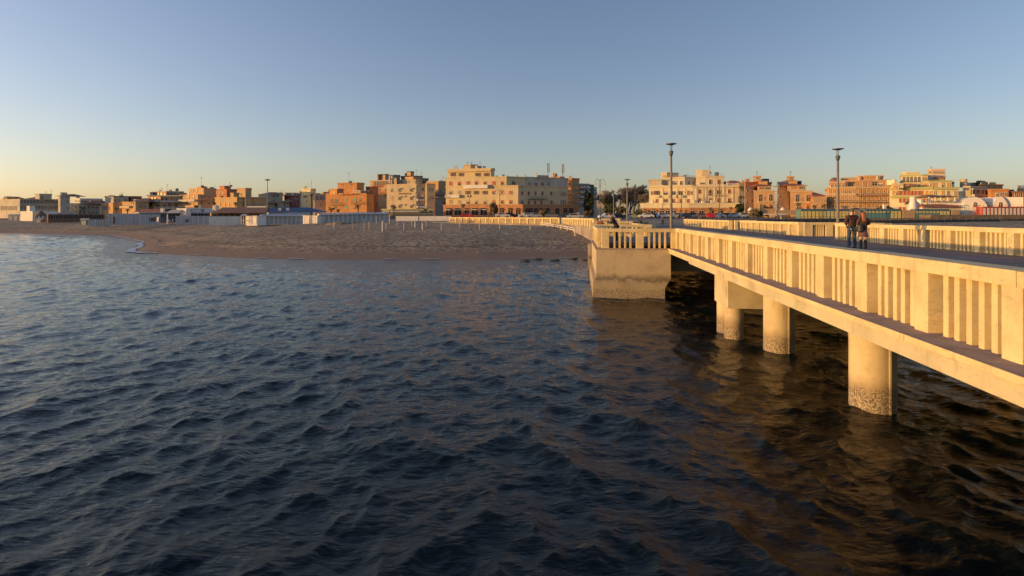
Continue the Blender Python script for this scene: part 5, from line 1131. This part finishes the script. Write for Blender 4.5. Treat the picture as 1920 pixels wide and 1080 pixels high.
def palm(label, x, ytop, ybase, Z, rpx, fat=1.):
    q = px(x, Z); g_ = town_z(q.x, q.y) if Z > 135 or x > 1080 else float(ground_z(q.x, q.y)); zt = px(0, Z, ytop).z; h = max(.8, zt-g_-rpx*Z/F*.7); t = thing('palm_tree', label, 'palm', (q.x, q.y, g_), random.uniform(0, 6), 'palms along the seafront')
    o = bpy.data.objects.new('trunk', PT); C.objects.link(o); o.parent = t; o.scale = (3.2*fat, 3.2*fat, h)
    o = bpy.data.objects.new('crown', random.choice(PC)); C.objects.link(o); o.parent = t; o.location = (0,0,h); s_ = rpx*Z/F; o.scale = (s_, s_, s_)
PL = [(156,386,400,200,6,'squat palm beside the white flats at the far left'),(218,388,402,190,5,'small palm before the beige three storey block'),(239,390,402,185,5,'small palm right of the beige block, by the yellow house'),(264,391,403,182,6,'low palm before the yellow house'),(291,380,404,182,6,'palm at the left edge of the curved balcony block'),(310,391,402,178,7,'broad low palm below the curved balcony block'),(329,381,398,182,6,'palm between the curved balcony block and the peach block'),(368,383,402,178,6.5,'thick palm beside the arched beach building'),(401,377,392,196,6,'palm before the left wall of the ochre building'),(442,377,390,196,6,'palm at the corner of the ochre building'),(455,378,392,198,4.5,'small palm just right of the ochre corner'),(622,386,402,178,9,'wide palm at the left foot of the orange block'),(634,390,402,178,6,'low palm right of the wide one by the orange block'),(671.5,381,400,178,8,'upright palm at the right foot of the orange block'),(738.5,382,404,170,8,'palm before the left end of the cream hotel'),(797.5,388,404,170,7,'palm at the right end of the cream hotel'),(868,380,404,172,7,'palm before the left arches of the large hotel'),(1393,346,392,178,9,'tall palm between the yellow palazzo and the cream building'),(1331.5,387,404,160,6,'small palm by the brick base of the palazzo'),(1370,386,404,160,5,'yellowish small palm at the right end of the palazzo base'),(1497,378,400,146,7,'palm before the second orange villa'),(1545,380,396,142,8,'broad palm below the long low ochre house'),(1528,382,396,144,7,'palm left of the broad one by the ochre house'),(1702,376,398,138,7,'palm between the orange hotel and the white beach club')]
for x, yt, yb, Z, r, lab in PL: palm(lab, x, yt, yb, Z, r)
palm('tall date palm with thick trunk before the pale yellow block', 583.5, 361, 396, 168, 6, 1.7)
def blob_tree(name, label, x, ytop, ybase, Z, rx, mat, seed, zb=None, cat='tree', n=900, trunk=True):
    rs = random.Random(seed); q = px(x, Z); g_ = zb if zb is not None else town_z(q.x, q.y); zt = px(0, Z, ytop).z; H = zt-g_; W = rx*Z/F; t = thing(name, label, cat, (q.x, q.y, g_))
    if trunk: MB().tube([(0,0,-.2),(.1,0,H*.3),(0,.1,H*.6)], [.05*H,.035*H,.015*H], 7).build('trunk', bark, t)
    cl = [(rs.uniform(-.75,.75)*W, rs.uniform(-.6,.6)*W, H*rs.uniform(.30,.85)) for _ in range(11)]; m = MB()
    for i in range(n):
        c = rs.choice(cl); d = Vector((rs.gauss(0,1), rs.gauss(0,1), rs.gauss(0,1))).normalized()*rs.uniform(.45,1.05)
        p = Vector(c)+Vector((d.x*W*.42, d.y*W*.42, d.z*H*.19)); p.z = max(.05, p.z); s_ = .055*H*rs.uniform(.5,1.5)+.06
        a = Vector((rs.gauss(0,1),rs.gauss(0,1),rs.gauss(0,1))).normalized()*s_; b = Vector((rs.gauss(0,1),rs.gauss(0,1),rs.gauss(0,1))).normalized()*s_
        m.add([p-a, p+b, p+a, p-b], [(0,1,2,3)])
    m.build('crown', mat, t)
BT = [(925.5,381,405,165,9,drf,'round bushy tree on a short trunk before the large hotel arcade'),(925,379,386,166,5,dkf,None),(1020,390,405,160,9,drf,'dry bush before the shaded arcade of the large hotel'),(1101,396,406,150,7,drf,'low dry bush left of the white parked car'),(1108,393,406,152,5,drf,'second low dry bush beside the white parked car'),(1143,368,406,190,10,dkf,'dark evergreen tree under the left bare tree'),(1162,386,406,150,11,drf,'brown bushy palm thicket between the lamps'),(1199,393,407,150,10,dkf,'low dark hedge bush left of the palazzo base'),(1104,360,405,215,8,dkf,'dark evergreen tree beneath the green netting'),(1386,378,404,165,7,dkf,'dark bush at the right corner of the palazzo'),(1412,392,406,146,10,drf,'dry shrub in front of the first villa'),(1427,394,406,146,7,dkf,'dark shrub in front of the first villa gate'),(1440,384,398,152,7,drf,'shrub growing against the first villa'),(1606,388,398,143,8,dkf,'dark clipped shrub before the orange hotel'),(1625,390,398,143,14,dkf,'long dark hedge before the orange hotel'),(1660,385,398,140,9,dkf,'dark shrub at the right end of the orange hotel'),(1641,388,398,142,7,dkf,'small dark shrub between hedge and yellow hotel'),(1714,385,398,135,6,drf,'shrub tucked behind the white tower of the beach club')]
for i, (x, yt, yb, Z, r, mt, lab) in enumerate(BT):
    if lab: blob_tree('shrub' if yt > 383 else 'leafy_tree', lab, x, yt, yb, Z, r, mt, i, cat='shrub' if yt > 383 else 'tree', n=420 if yt > 383 else 1100, trunk=yt < 386)
def bare_tree(seed, H):
    rs = random.Random(seed); m = MB(); tw = MB()
    def grow(p, d, L_, r, lv):
        q = p+d*L_; mid = p+d*L_*.5+Vector((rs.gauss(0,.04),rs.gauss(0,.04),0))*L_
        (m if lv < 3 else tw).tube([p, mid, q], [r, r*.85, r*.7], 5 if lv < 3 else 3, cap=False)
        if lv >= 6: return
        for k in range(rs.choice([3,4,4]) if lv < 5 else 5):
            e = Vector((rs.gauss(0,1),rs.gauss(0,1),rs.gauss(.5,.6))).normalized(); nd = (d+e*(.55+.09*lv)).normalized()
            grow(p+d*L_*rs.uniform(.55,1.), nd, L_*rs.uniform(.60,.80), max(.028, r*.60), lv+1)
    grow(Vector((0,0,0)), Vector((0,0,1)), H*.19, H*.022, 0)
    return m, tw
BTM = []
for k, H in ((1, 12.), (2, 12.)):
    m, tw = bare_tree(k, H); b_ = len(m.v); m.v += tw.v; m.f += [tuple(b_+i for i in f) for f in tw.f]; m.m += [1]*len(tw.f); BTM.append(m.mesh('branches', [bark, paint('twigs', (.20,.18,.18), .9, .15, 1.)]))
for x, yt, Z, k, lab in ((1190, 344, 205, 0, 'large bare grey winter tree, the biggest of those left of the palazzo'), (1203, 362, 200, 1, 'bare winter tree close to the palazzo left wall'), (1176, 350, 215, 1, 'bare winter tree just left of the biggest one'), (1197, 352, 212, 0, 'bare winter tree rising right behind the biggest one'), (1183, 356, 222, 1, 'bare winter tree between the disc lamp and the biggest tree'), (1158, 360, 214, 0, 'bare winter tree right of the small disc lamp'), (1149, 354, 200, 0, 'pale bare winter tree behind the small dark disc lamp'), (1137, 364, 225, 1, 'small bare winter tree at the street end')):
    q = px(x, Z); g_ = town_z(q.x, q.y); h = px(0, Z, yt).z-g_; t = thing('bare_tree', lab, 'tree', (q.x, q.y, g_), k*2.+x, 'bare winter trees')
    o = bpy.data.objects.new('branches', BTM[k]); C.objects.link(o); o.parent = t; zmax = max(v.co.z for v in BTM[k].vertices); o.scale = (h/zmax*1.12, h/zmax*1.12, h/zmax)
# bushes of shore weed by the old pillar
rk = paint('seaweed_rock', (.05,.055,.03), .7, .3, 4.)
for i, (x, y) in enumerate(((985,490),(1010,487),(1040,489),(1075,486),(1098,488))):
    Y = 4.6*F/(y-HY); tag(MB().ball((0,0,0), (.5,.3,.14), 9, 6, j=.25).build('rock', rk, loc=((x-960)/F*Y, Y, .02)), '%s from the left of the small dark weedy rocks in the shallows' % ORD[i], 'rock', 'weedy rocks')
# ---------------------------------------------------------------- cars
def car(col):
    t = thing('parked_car', 'x', 'car', (0,0,0)); pm = paint('car_%s' % str(col), col, .25, .05, 1.)
    prof = [(-2.05,.35),(-2.1,.75),(-1.95,.95),(-1.55,1.0),(-1.25,1.42),(.35,1.46),(1.05,1.02),(1.95,.9),(2.08,.6),(2.05,.35)]
    n_ = len(prof); m = MB(); m.add([(x,-.82,z) for x, z in prof]+[(x,.82,z) for x, z in prof], [tuple(range(n_)), tuple(range(2*n_-1,n_-1,-1))]+[(i,i+n_,(i+1)%n_+n_,(i+1)%n_) for i in range(n_)]); m.build('body', pm, t)
    w = MB()
    for s_ in (-1, 1): w.add([(-1.4,s_*.83,1.0),(-1.16,s_*.83,1.36),(.3,s_*.83,1.38),(.85,s_*.83,1.02)], [(0,1,2,3) if s_ > 0 else (3,2,1,0)])
    w.build('side_window', GL, t)
    for x in (-1.3, 1.3):
        for s_ in (-1, 1): MB().tube([(x,s_*.72,.32),(x,s_*.86,.32)], .32, 12).build('wheel', DARKM, t)
    for s_ in (-1, 1): MB().box(2.02, 2.1, s_*.6-.15, s_*.6+.15, .6, .75).build('headlight', cwh, t)
    return t
COL = {'white': (.7,.7,.7), 'black': (.02,.02,.025), 'silver': (.42,.43,.45), 'red': (.5,.03,.03), 'dark blue': (.03,.05,.12), 'grey': (.18,.18,.19)}
proto = {}
CL = [(1078,140,'silver','parked beside the square white sign'),(1060,146,'dark blue','left of the silver one by the square sign'),(1036,150,'grey','below the shaded arcade near the dry bush'),(1001,150,'silver','at the middle of the hotel arcade'),(986,152,'white','left of the silver one before the arcade'),(957,154,'black','before the lit arches of the large hotel'),(943,152,'silver','right of the bushy tree by the large hotel'),(876,154,'red','small and low before the left arches'),(1137,140,'white','parked just left of the bare trees'),(1160,142,'black','half hidden by the brown thicket'),(1178,142,'silver','below the largest bare tree'),(1211,148,'white','at the left end of the palazzo row'),(1222.5,149,'black','second from the left end of the palazzo row'),(1232,150,'grey','third from the left end of the palazzo row'),(1242,149,'white','just left of the near lamp pole'),(1252.5,150,'white','hidden partly by the near lamp pole'),(1266,149,'silver','just right of the near lamp pole'),(1284,149,'dark blue','before the palazzo corner'),(1296,150,'black','right of the palazzo corner'),(1311,149,'grey','under the awnings of the palazzo'),(1331,147,'red','parked beside the small palm'),(1346,149,'white','right of the red one at the palazzo'),(1363,149,'black','near the right end of the palazzo'),(1376,149,'silver','last but one at the palazzo right end'),(1390,149,'white','last one at the palazzo right end')]
for x, Z, c, lab in CL:
    if c not in proto: proto[c] = t = car(COL[c])
    else: t = copy_tree(proto[c])
    q = px(x, Z); t.location = (q.x, q.y, town_z(q.x, q.y)+.03); t.rotation_euler = (0, 0, 1.45 if c == 'red' and x > 1000 else random.choice([0, math.pi])+random.uniform(-.25,.25)); t['label'] = '%s car %s' % (c, lab); t['group'] = 'cars parked along the seafront'
# ---------------------------------------------------------------- people
skinm = paint('skin', (.55,.33,.22), .6, .06, 8.)
def skin_obj(name, V, E, mat, parent, root=0, sub=2):
    """V: list of (x,y,z,rx,ry); one continuous surface"""
    me = bpy.data.meshes.new(name); me.from_pydata([v[:3] for v in V], E, []); o = bpy.data.objects.new(name, me); C.objects.link(o)
    sk = o.modifiers.new('s', 'SKIN'); sk.use_smooth_shade = True
    if not me.skin_vertices: return o
    for i, v in enumerate(V):
        d = me.skin_vertices[0].data[i]; d.radius = (v[3], v[4] if len(v) > 4 else v[3]); d.use_root = (i == root)
    o.modifiers.new('d', 'SUBSURF').levels = sub
    bpy.context.view_layer.update(); ev = o.evaluated_get(bpy.context.evaluated_depsgraph_get()); nm = bpy.data.meshes.new_from_object(ev)
    o.modifiers.clear(); o.data = nm; nm.materials.clear(); nm.materials.append(mat); nm.polygons.foreach_set('use_smooth', [True]*len(nm.polygons)); nm.polygons.foreach_set('material_index', [0]*len(nm.polygons)); o.parent = parent
    return o
def quilt(name, col, freq=30.):
    m, t, b = newmat(name); tc = N(t, 'ShaderNodeTexCoord'); w = N(t, 'ShaderNodeTexWave', Scale=freq/6.28, Distortion=.6); w.bands_direction = 'Z'; t.links.new(tc.outputs['Object'], w.inputs[0])
    n = N(t, 'ShaderNodeTexNoise', Scale=14.); t.links.new(tc.outputs['Object'], n.inputs[0])
    t.links.new(ramp(t, n.outputs[0], [(.3, tuple(c*.7 for c in col)), (.7, tuple(c*1.2 for c in col))]), b.inputs['Base Color']); b.inputs['Roughness'].default_value = .55
    bp = N(t, 'ShaderNodeBump', Strength=.8, Distance=.03); t.links.new(w.outputs[0], bp.inputs['Height']); t.links.new(bp.outputs[0], b.inputs['Normal']); return m
def plaid(name):
    m, t, b = newmat(name); tc = N(t, 'ShaderNodeTexCoord'); v = N(t, 'ShaderNodeTexVoronoi', Scale=28.); t.links.new(tc.outputs['Object'], v.inputs[0])
    t.links.new(ramp(t, v.outputs[0], [(.2, (.24,.09,.065)), (.45, (.06,.035,.05)), (.7, (.20,.10,.08))]), b.inputs['Base Color']); return m
denim = paint('denim', (.045,.075,.13), .85, .35, 9.); boots = paint('black_boots', (.018,.017,.018), .6, .1, 6.)
def person(label, loc, rz, H, arms, lean=0., jac=None, legm=denim, hair=(.06,.05,.045), longhair=False, skirt=None, jl=.50, spread=.055, legs=None, head_turn=0., jw=1., hatless=True, group='people on the pier', bald=False):
    t = thing('person', label, 'person', loc, rz, group); h = H
    def sh(z): # forward lean above the hips
        return max(0, z-.52)*math.tan(lean)
    L = lambda x, y, z, *r: (x*h, (y+sh(z))*h, z*h, *[q*h for q in r])
    lg = legs or [((-spread,0,.5),(-spread*1.1,.01,.275),(-spread*1.2,-.01,.05),(-spread*1.25,.075,.02)), ((spread,0,.5),(spread*1.1,.01,.275),(spread*1.2,-.01,.05),(spread*1.25,.075,.02))]
    V = [L(0,0,.54,.075,.055), L(0,0,.66,.075,.05), L(0,0,.76,.085,.052), L(0,.004,.825,.032,.032), L(0,.01,.865,.034,.038), L(0,.016,.915,.043,.052), L(0,.012,.955,.038,.045), L(0,.062,.903,.009,.01)]
    E = [(0,1),(1,2),(2,3),(3,4),(4,5),(5,6),(5,7)]
    for s_, arm in zip((-1, 1), arms):
        i = len(V); pts = [(s_*.10, 0, .785)]+[tuple(a) for a in arm]
        rr = [.036,.028,.018]
        for k, p in enumerate(pts): V.append(L(*p, rr[k], rr[k]))
        E += [(2,i),(i,i+1),(i+1,i+2)]
        wr = Vector(pts[2]); d = (wr-Vector(pts[1])).normalized(); j = len(V); pm = wr+d*.035; V.append(L(*pm, .018, .010)); E.append((i+2, j))
        sd = Vector((0,0,1)).cross(d); sd = sd.normalized() if sd.length > .1 else Vector((1,0,0))
        for f in range(4):
            o_ = sd*(f-1.5)*.0105; ln = (.038,.044,.041,.032)[f]; a = len(V); k1 = pm+d*.015+o_; k2 = k1+d*ln*.5-Vector((0,0,.004)); k3 = k2+d*ln*.5-Vector((0,0,.012))
            for p in (k1, k2, k3): V.append(L(*p, .0050, .0050))
            E += [(j,a),(a,a+1),(a+1,a+2)]
        a = len(V); k1 = wr+d*.018+sd*.018; k2 = k1+d*.02+sd*.008; V.append(L(*k1,.0055,.0055)); V.append(L(*k2,.005,.005)); E += [(j,a),(a,a+1)]
    for leg in lg:
        i = len(V); rr = [.052,.036,.020,.010]
        for k, p in enumerate(leg[:3]): V.append(L(*p, rr[k], rr[k]))
        E += [(0,i),(i,i+1),(i+1,i+2)]
    skin_obj('body', V, E, skinm, t)
    # jacket
    V = [L(0,-.004,jl,.105*jw,.075*jw), L(0,-.006,.60,.102*jw,.072*jw), L(0,-.006,.70,.108*jw,.074*jw), L(0,-.006,.775,.100*jw,.064*jw), L(0,0,.835,.050,.052)]
    E = [(0,1),(1,2),(2,3),(3,4)]
    for s_, arm in zip((-1, 1), arms):
        i = len(V); pts = [(s_*.108, 0, .782)]+[tuple(a) for a in arm]; rr = [.052*jw,.042*jw,.030*jw]
        for k, p in enumerate(pts): V.append(L(*p, rr[k], rr[k]))
        E += [(3,i),(i,i+1),(i+1,i+2)]
    skin_obj('jacket', V, E, jac, t, 1)
    if not skirt:
        V = [L(0,0,.53,.088,.066)]; E = []
        for leg in lg:
            i = len(V); rr = [.062,.043,.036]
            for k, p in enumerate(leg[:3]): V.append(L(*p, rr[k], rr[k]))
            E += [(0,i),(i,i+1),(i+1,i+2)]
        skin_obj('trousers', V, E, legm, t)
    else:
        MB().lathe([(.135*h,.325*h),(.13*h,.33*h),(.10*h,.45*h),(.085*h,.52*h)], 0, 0, 18).build('skirt', skirt, t, smooth=True)
        for leg in lg:
            MB().ball((leg[2][0]*h, leg[2][1]*h+.05, .04), (.045,.13,.05), 12, 8).build('shoe', boots, t, smooth=True)
            V = [L(*[a+(b-a)*.05 for a, b in zip(leg[1], leg[2])], .042,.042), L(*leg[2], .031,.031), L(leg[2][0],leg[2][1],.03,.026,.026)]; skin_obj('boot', V, [(0,1),(1,2)], boots, t)
    if not skirt:
        for leg in lg: MB().ball((leg[2][0]*h, leg[2][1]*h+.055, .045), (.052,.15,.055), 12, 8).build('shoe', boots, t, smooth=True)
    hm = paint('hair_%s' % str(hair), hair, .6, .25, 20.)
    if longhair:
        V = [L(0,0,.958,.05,.05), L(0,-.018,.92,.056,.050), L(0,-.036,.86,.054,.034), L(0,-.058,.79,.060,.024), L(0,-.066,.72,.050,.018)]
        skin_obj('hair', V, [(0,1),(1,2),(2,3),(3,4)], hm, t, 1)
    else:
        m = MB(); c = L(0,.005,.948); m.ball(c[:3], (.048*h,.058*h,.045*h), 14, 8); skin = m.build('hair', hm, t, smooth=True); skin.location = (0, -.006*h, .004*h)
    # face
    ey = MB()
    for s_ in (-1, 1): e_ = L(s_*.016, .063, .918); ey.ball(e_[:3], .005*h, 8, 6)
    ey.build('eyes', boots, t); e_ = L(0, .064, .882); MB().ball(e_[:3], (.012*h,.004*h,.003*h), 8, 6).build('mouth', paint('lips', (.35,.12,.10)), t)
    ea = MB()
    for s_ in (-1, 1): e_ = L(s_*.047, .008, .912); ea.ball(e_[:3], (.006*h,.011*h,.016*h), 8, 6)
    ea.build('ears', skinm, t)
    return t
arms_pocket = [((-.155,-.02,.66),(-.085,.085,.585)), ((.155,-.02,.66),(.085,.085,.585))]
q = px(1597.5, 25.3); man = person('person in brown quilted hooded jacket and blue jeans, seen from behind on the deck', (q.x, q.y, 3.1), -TH+.08, 1.86, [((-.165,-.02,.655),(-.09,.08,.585)), ((.15,-.01,.66),(.085,.09,.60))], jac=quilt('quilted_brown', (.085,.042,.035)), hair=(.10,.08,.07), jw=1.03, spread=.062, group='people walking on the pier')
# hood and shirt hem
V = [(0,-.055*1.86,.80*1.86,.075*1.86,.045*1.86),(0,-.05*1.86,.845*1.86,.055*1.86,.045*1.86)]; skin_obj('hood', V, [(0,1)], bpy.data.materials['quilted_brown'], man)
MB().lathe([(.094*1.86,.463*1.86),(.100*1.86,.50*1.86)], 0, 0, 18).build('shirt_hem', paint('shirt_white', (.7,.68,.62)), man, smooth=True).scale = (1.05,.8,1)
q = px(1618.5, 24.9); wom = person('person with long red hair, dark coat and patterned skirt, seen from behind on the deck', (q.x, q.y, 3.1), -TH-.05, 1.70, [((-.14,.0,.665),(-.07,.11,.62)), ((.155,.0,.67),(.09,.11,.66))], jac=paint('coat_dark_brown', (.060,.032,.028), .8, .15, 6.), longhair=True, hair=(.34,.11,.03), skirt=plaid('patterned_skirt'), jl=.46, spread=.05, group='people walking on the pier')
# backpack worn on one shoulder
bg_ = thing('shoulder_bag', 'dark slouchy leather shoulder bag hanging at the left side of the red haired person', 'bag', wom.location, wom.rotation_euler.z)
V = [(-.17,-.10,1.13,.07,.06),(-.19,-.13,.98,.13,.085),(-.20,-.14,.84,.14,.10),(-.19,-.13,.74,.10,.08)]; skin_obj('pouch', V, [(0,1),(1,2),(2,3)], paint('bag_leather', (.035,.028,.02), .5, .2, 6.), bg_, 1)
MB().tube([(-.17,-.12,1.12),(-.16,-.08,1.30),(-.13,.0,1.42),(-.11,.10,1.30),(-.14,.09,1.1),(-.2,-.03,.9)], .012, 6).build('strap', paint('bag_leather', (.035,.028,.02)), bg_)
# leaning person in the bay: faces the sea (to the left), forearms on the rail
q = px(1156, 33.6); person('person in a dark jacket leaning forward on the stone rail of the bay', (q.x, q.y, 3.1), R(90)-TH, 1.72, [((-.15,.12,.62),(-.10,.26,.66)), ((.15,.12,.62),(.10,.26,.66))], lean=R(30), jac=paint('jacket_black', (.035,.028,.028), .7, .15, 6.), legm=paint('trousers_black', (.02,.02,.025)), hair=(.09,.05,.035), jw=1.18)
q = px(1126, 45.5); person('person in an orange brown coat sitting by the rail beyond the bay', (q.x, q.y, 2.78), R(160), 1.66, arms_pocket, lean=R(8), jac=paint('coat_orange_brown', (.24,.085,.04), .8, .15, 6.), legm=paint('trousers_black', (.02,.02,.025)), hair=(.03,.02,.02), jw=1.15, group='people by the rails')
q = px(1199, 57); t_ = person('person in black bending over a bench on the deck, left of the near tall lamp', (q.x, q.y, 3.1), R(-40), 1.35, arms_pocket, lean=R(20), jac=paint('jacket_black', (.035,.028,.028)), legm=paint('trousers_black', (.02,.02,.025)), hair=(.25,.14,.09), jw=1.2, group='people by the rails')
q = px(1242.5, 86); person('small distant person in grey walking on the square behind the pier', (q.x, q.y, 3.1), R(180), 1.7, arms_pocket, jac=paint('coat_grey', (.12,.11,.11)), legm=paint('trousers_black', (.02,.02,.025)), hair=(.05,.04,.03), group='people by the rails')
# bench near the person in black
q = px(1203, 57.6); t = thing('bench', 'dark metal bench beside the bending person in black', 'bench', (q.x, q.y, 3.1), .1)
MB().box(-.8,.8,-.2,.2,.42,.47).build('seat', DARKM, t); MB().box(-.8,.8,.18,.23,.5,.85).build('backrest', DARKM, t)
for x in (-.7,.7): MB().box(x-.04,x+.04,-.18,.2,0,.42).build('leg', DARKM, t)
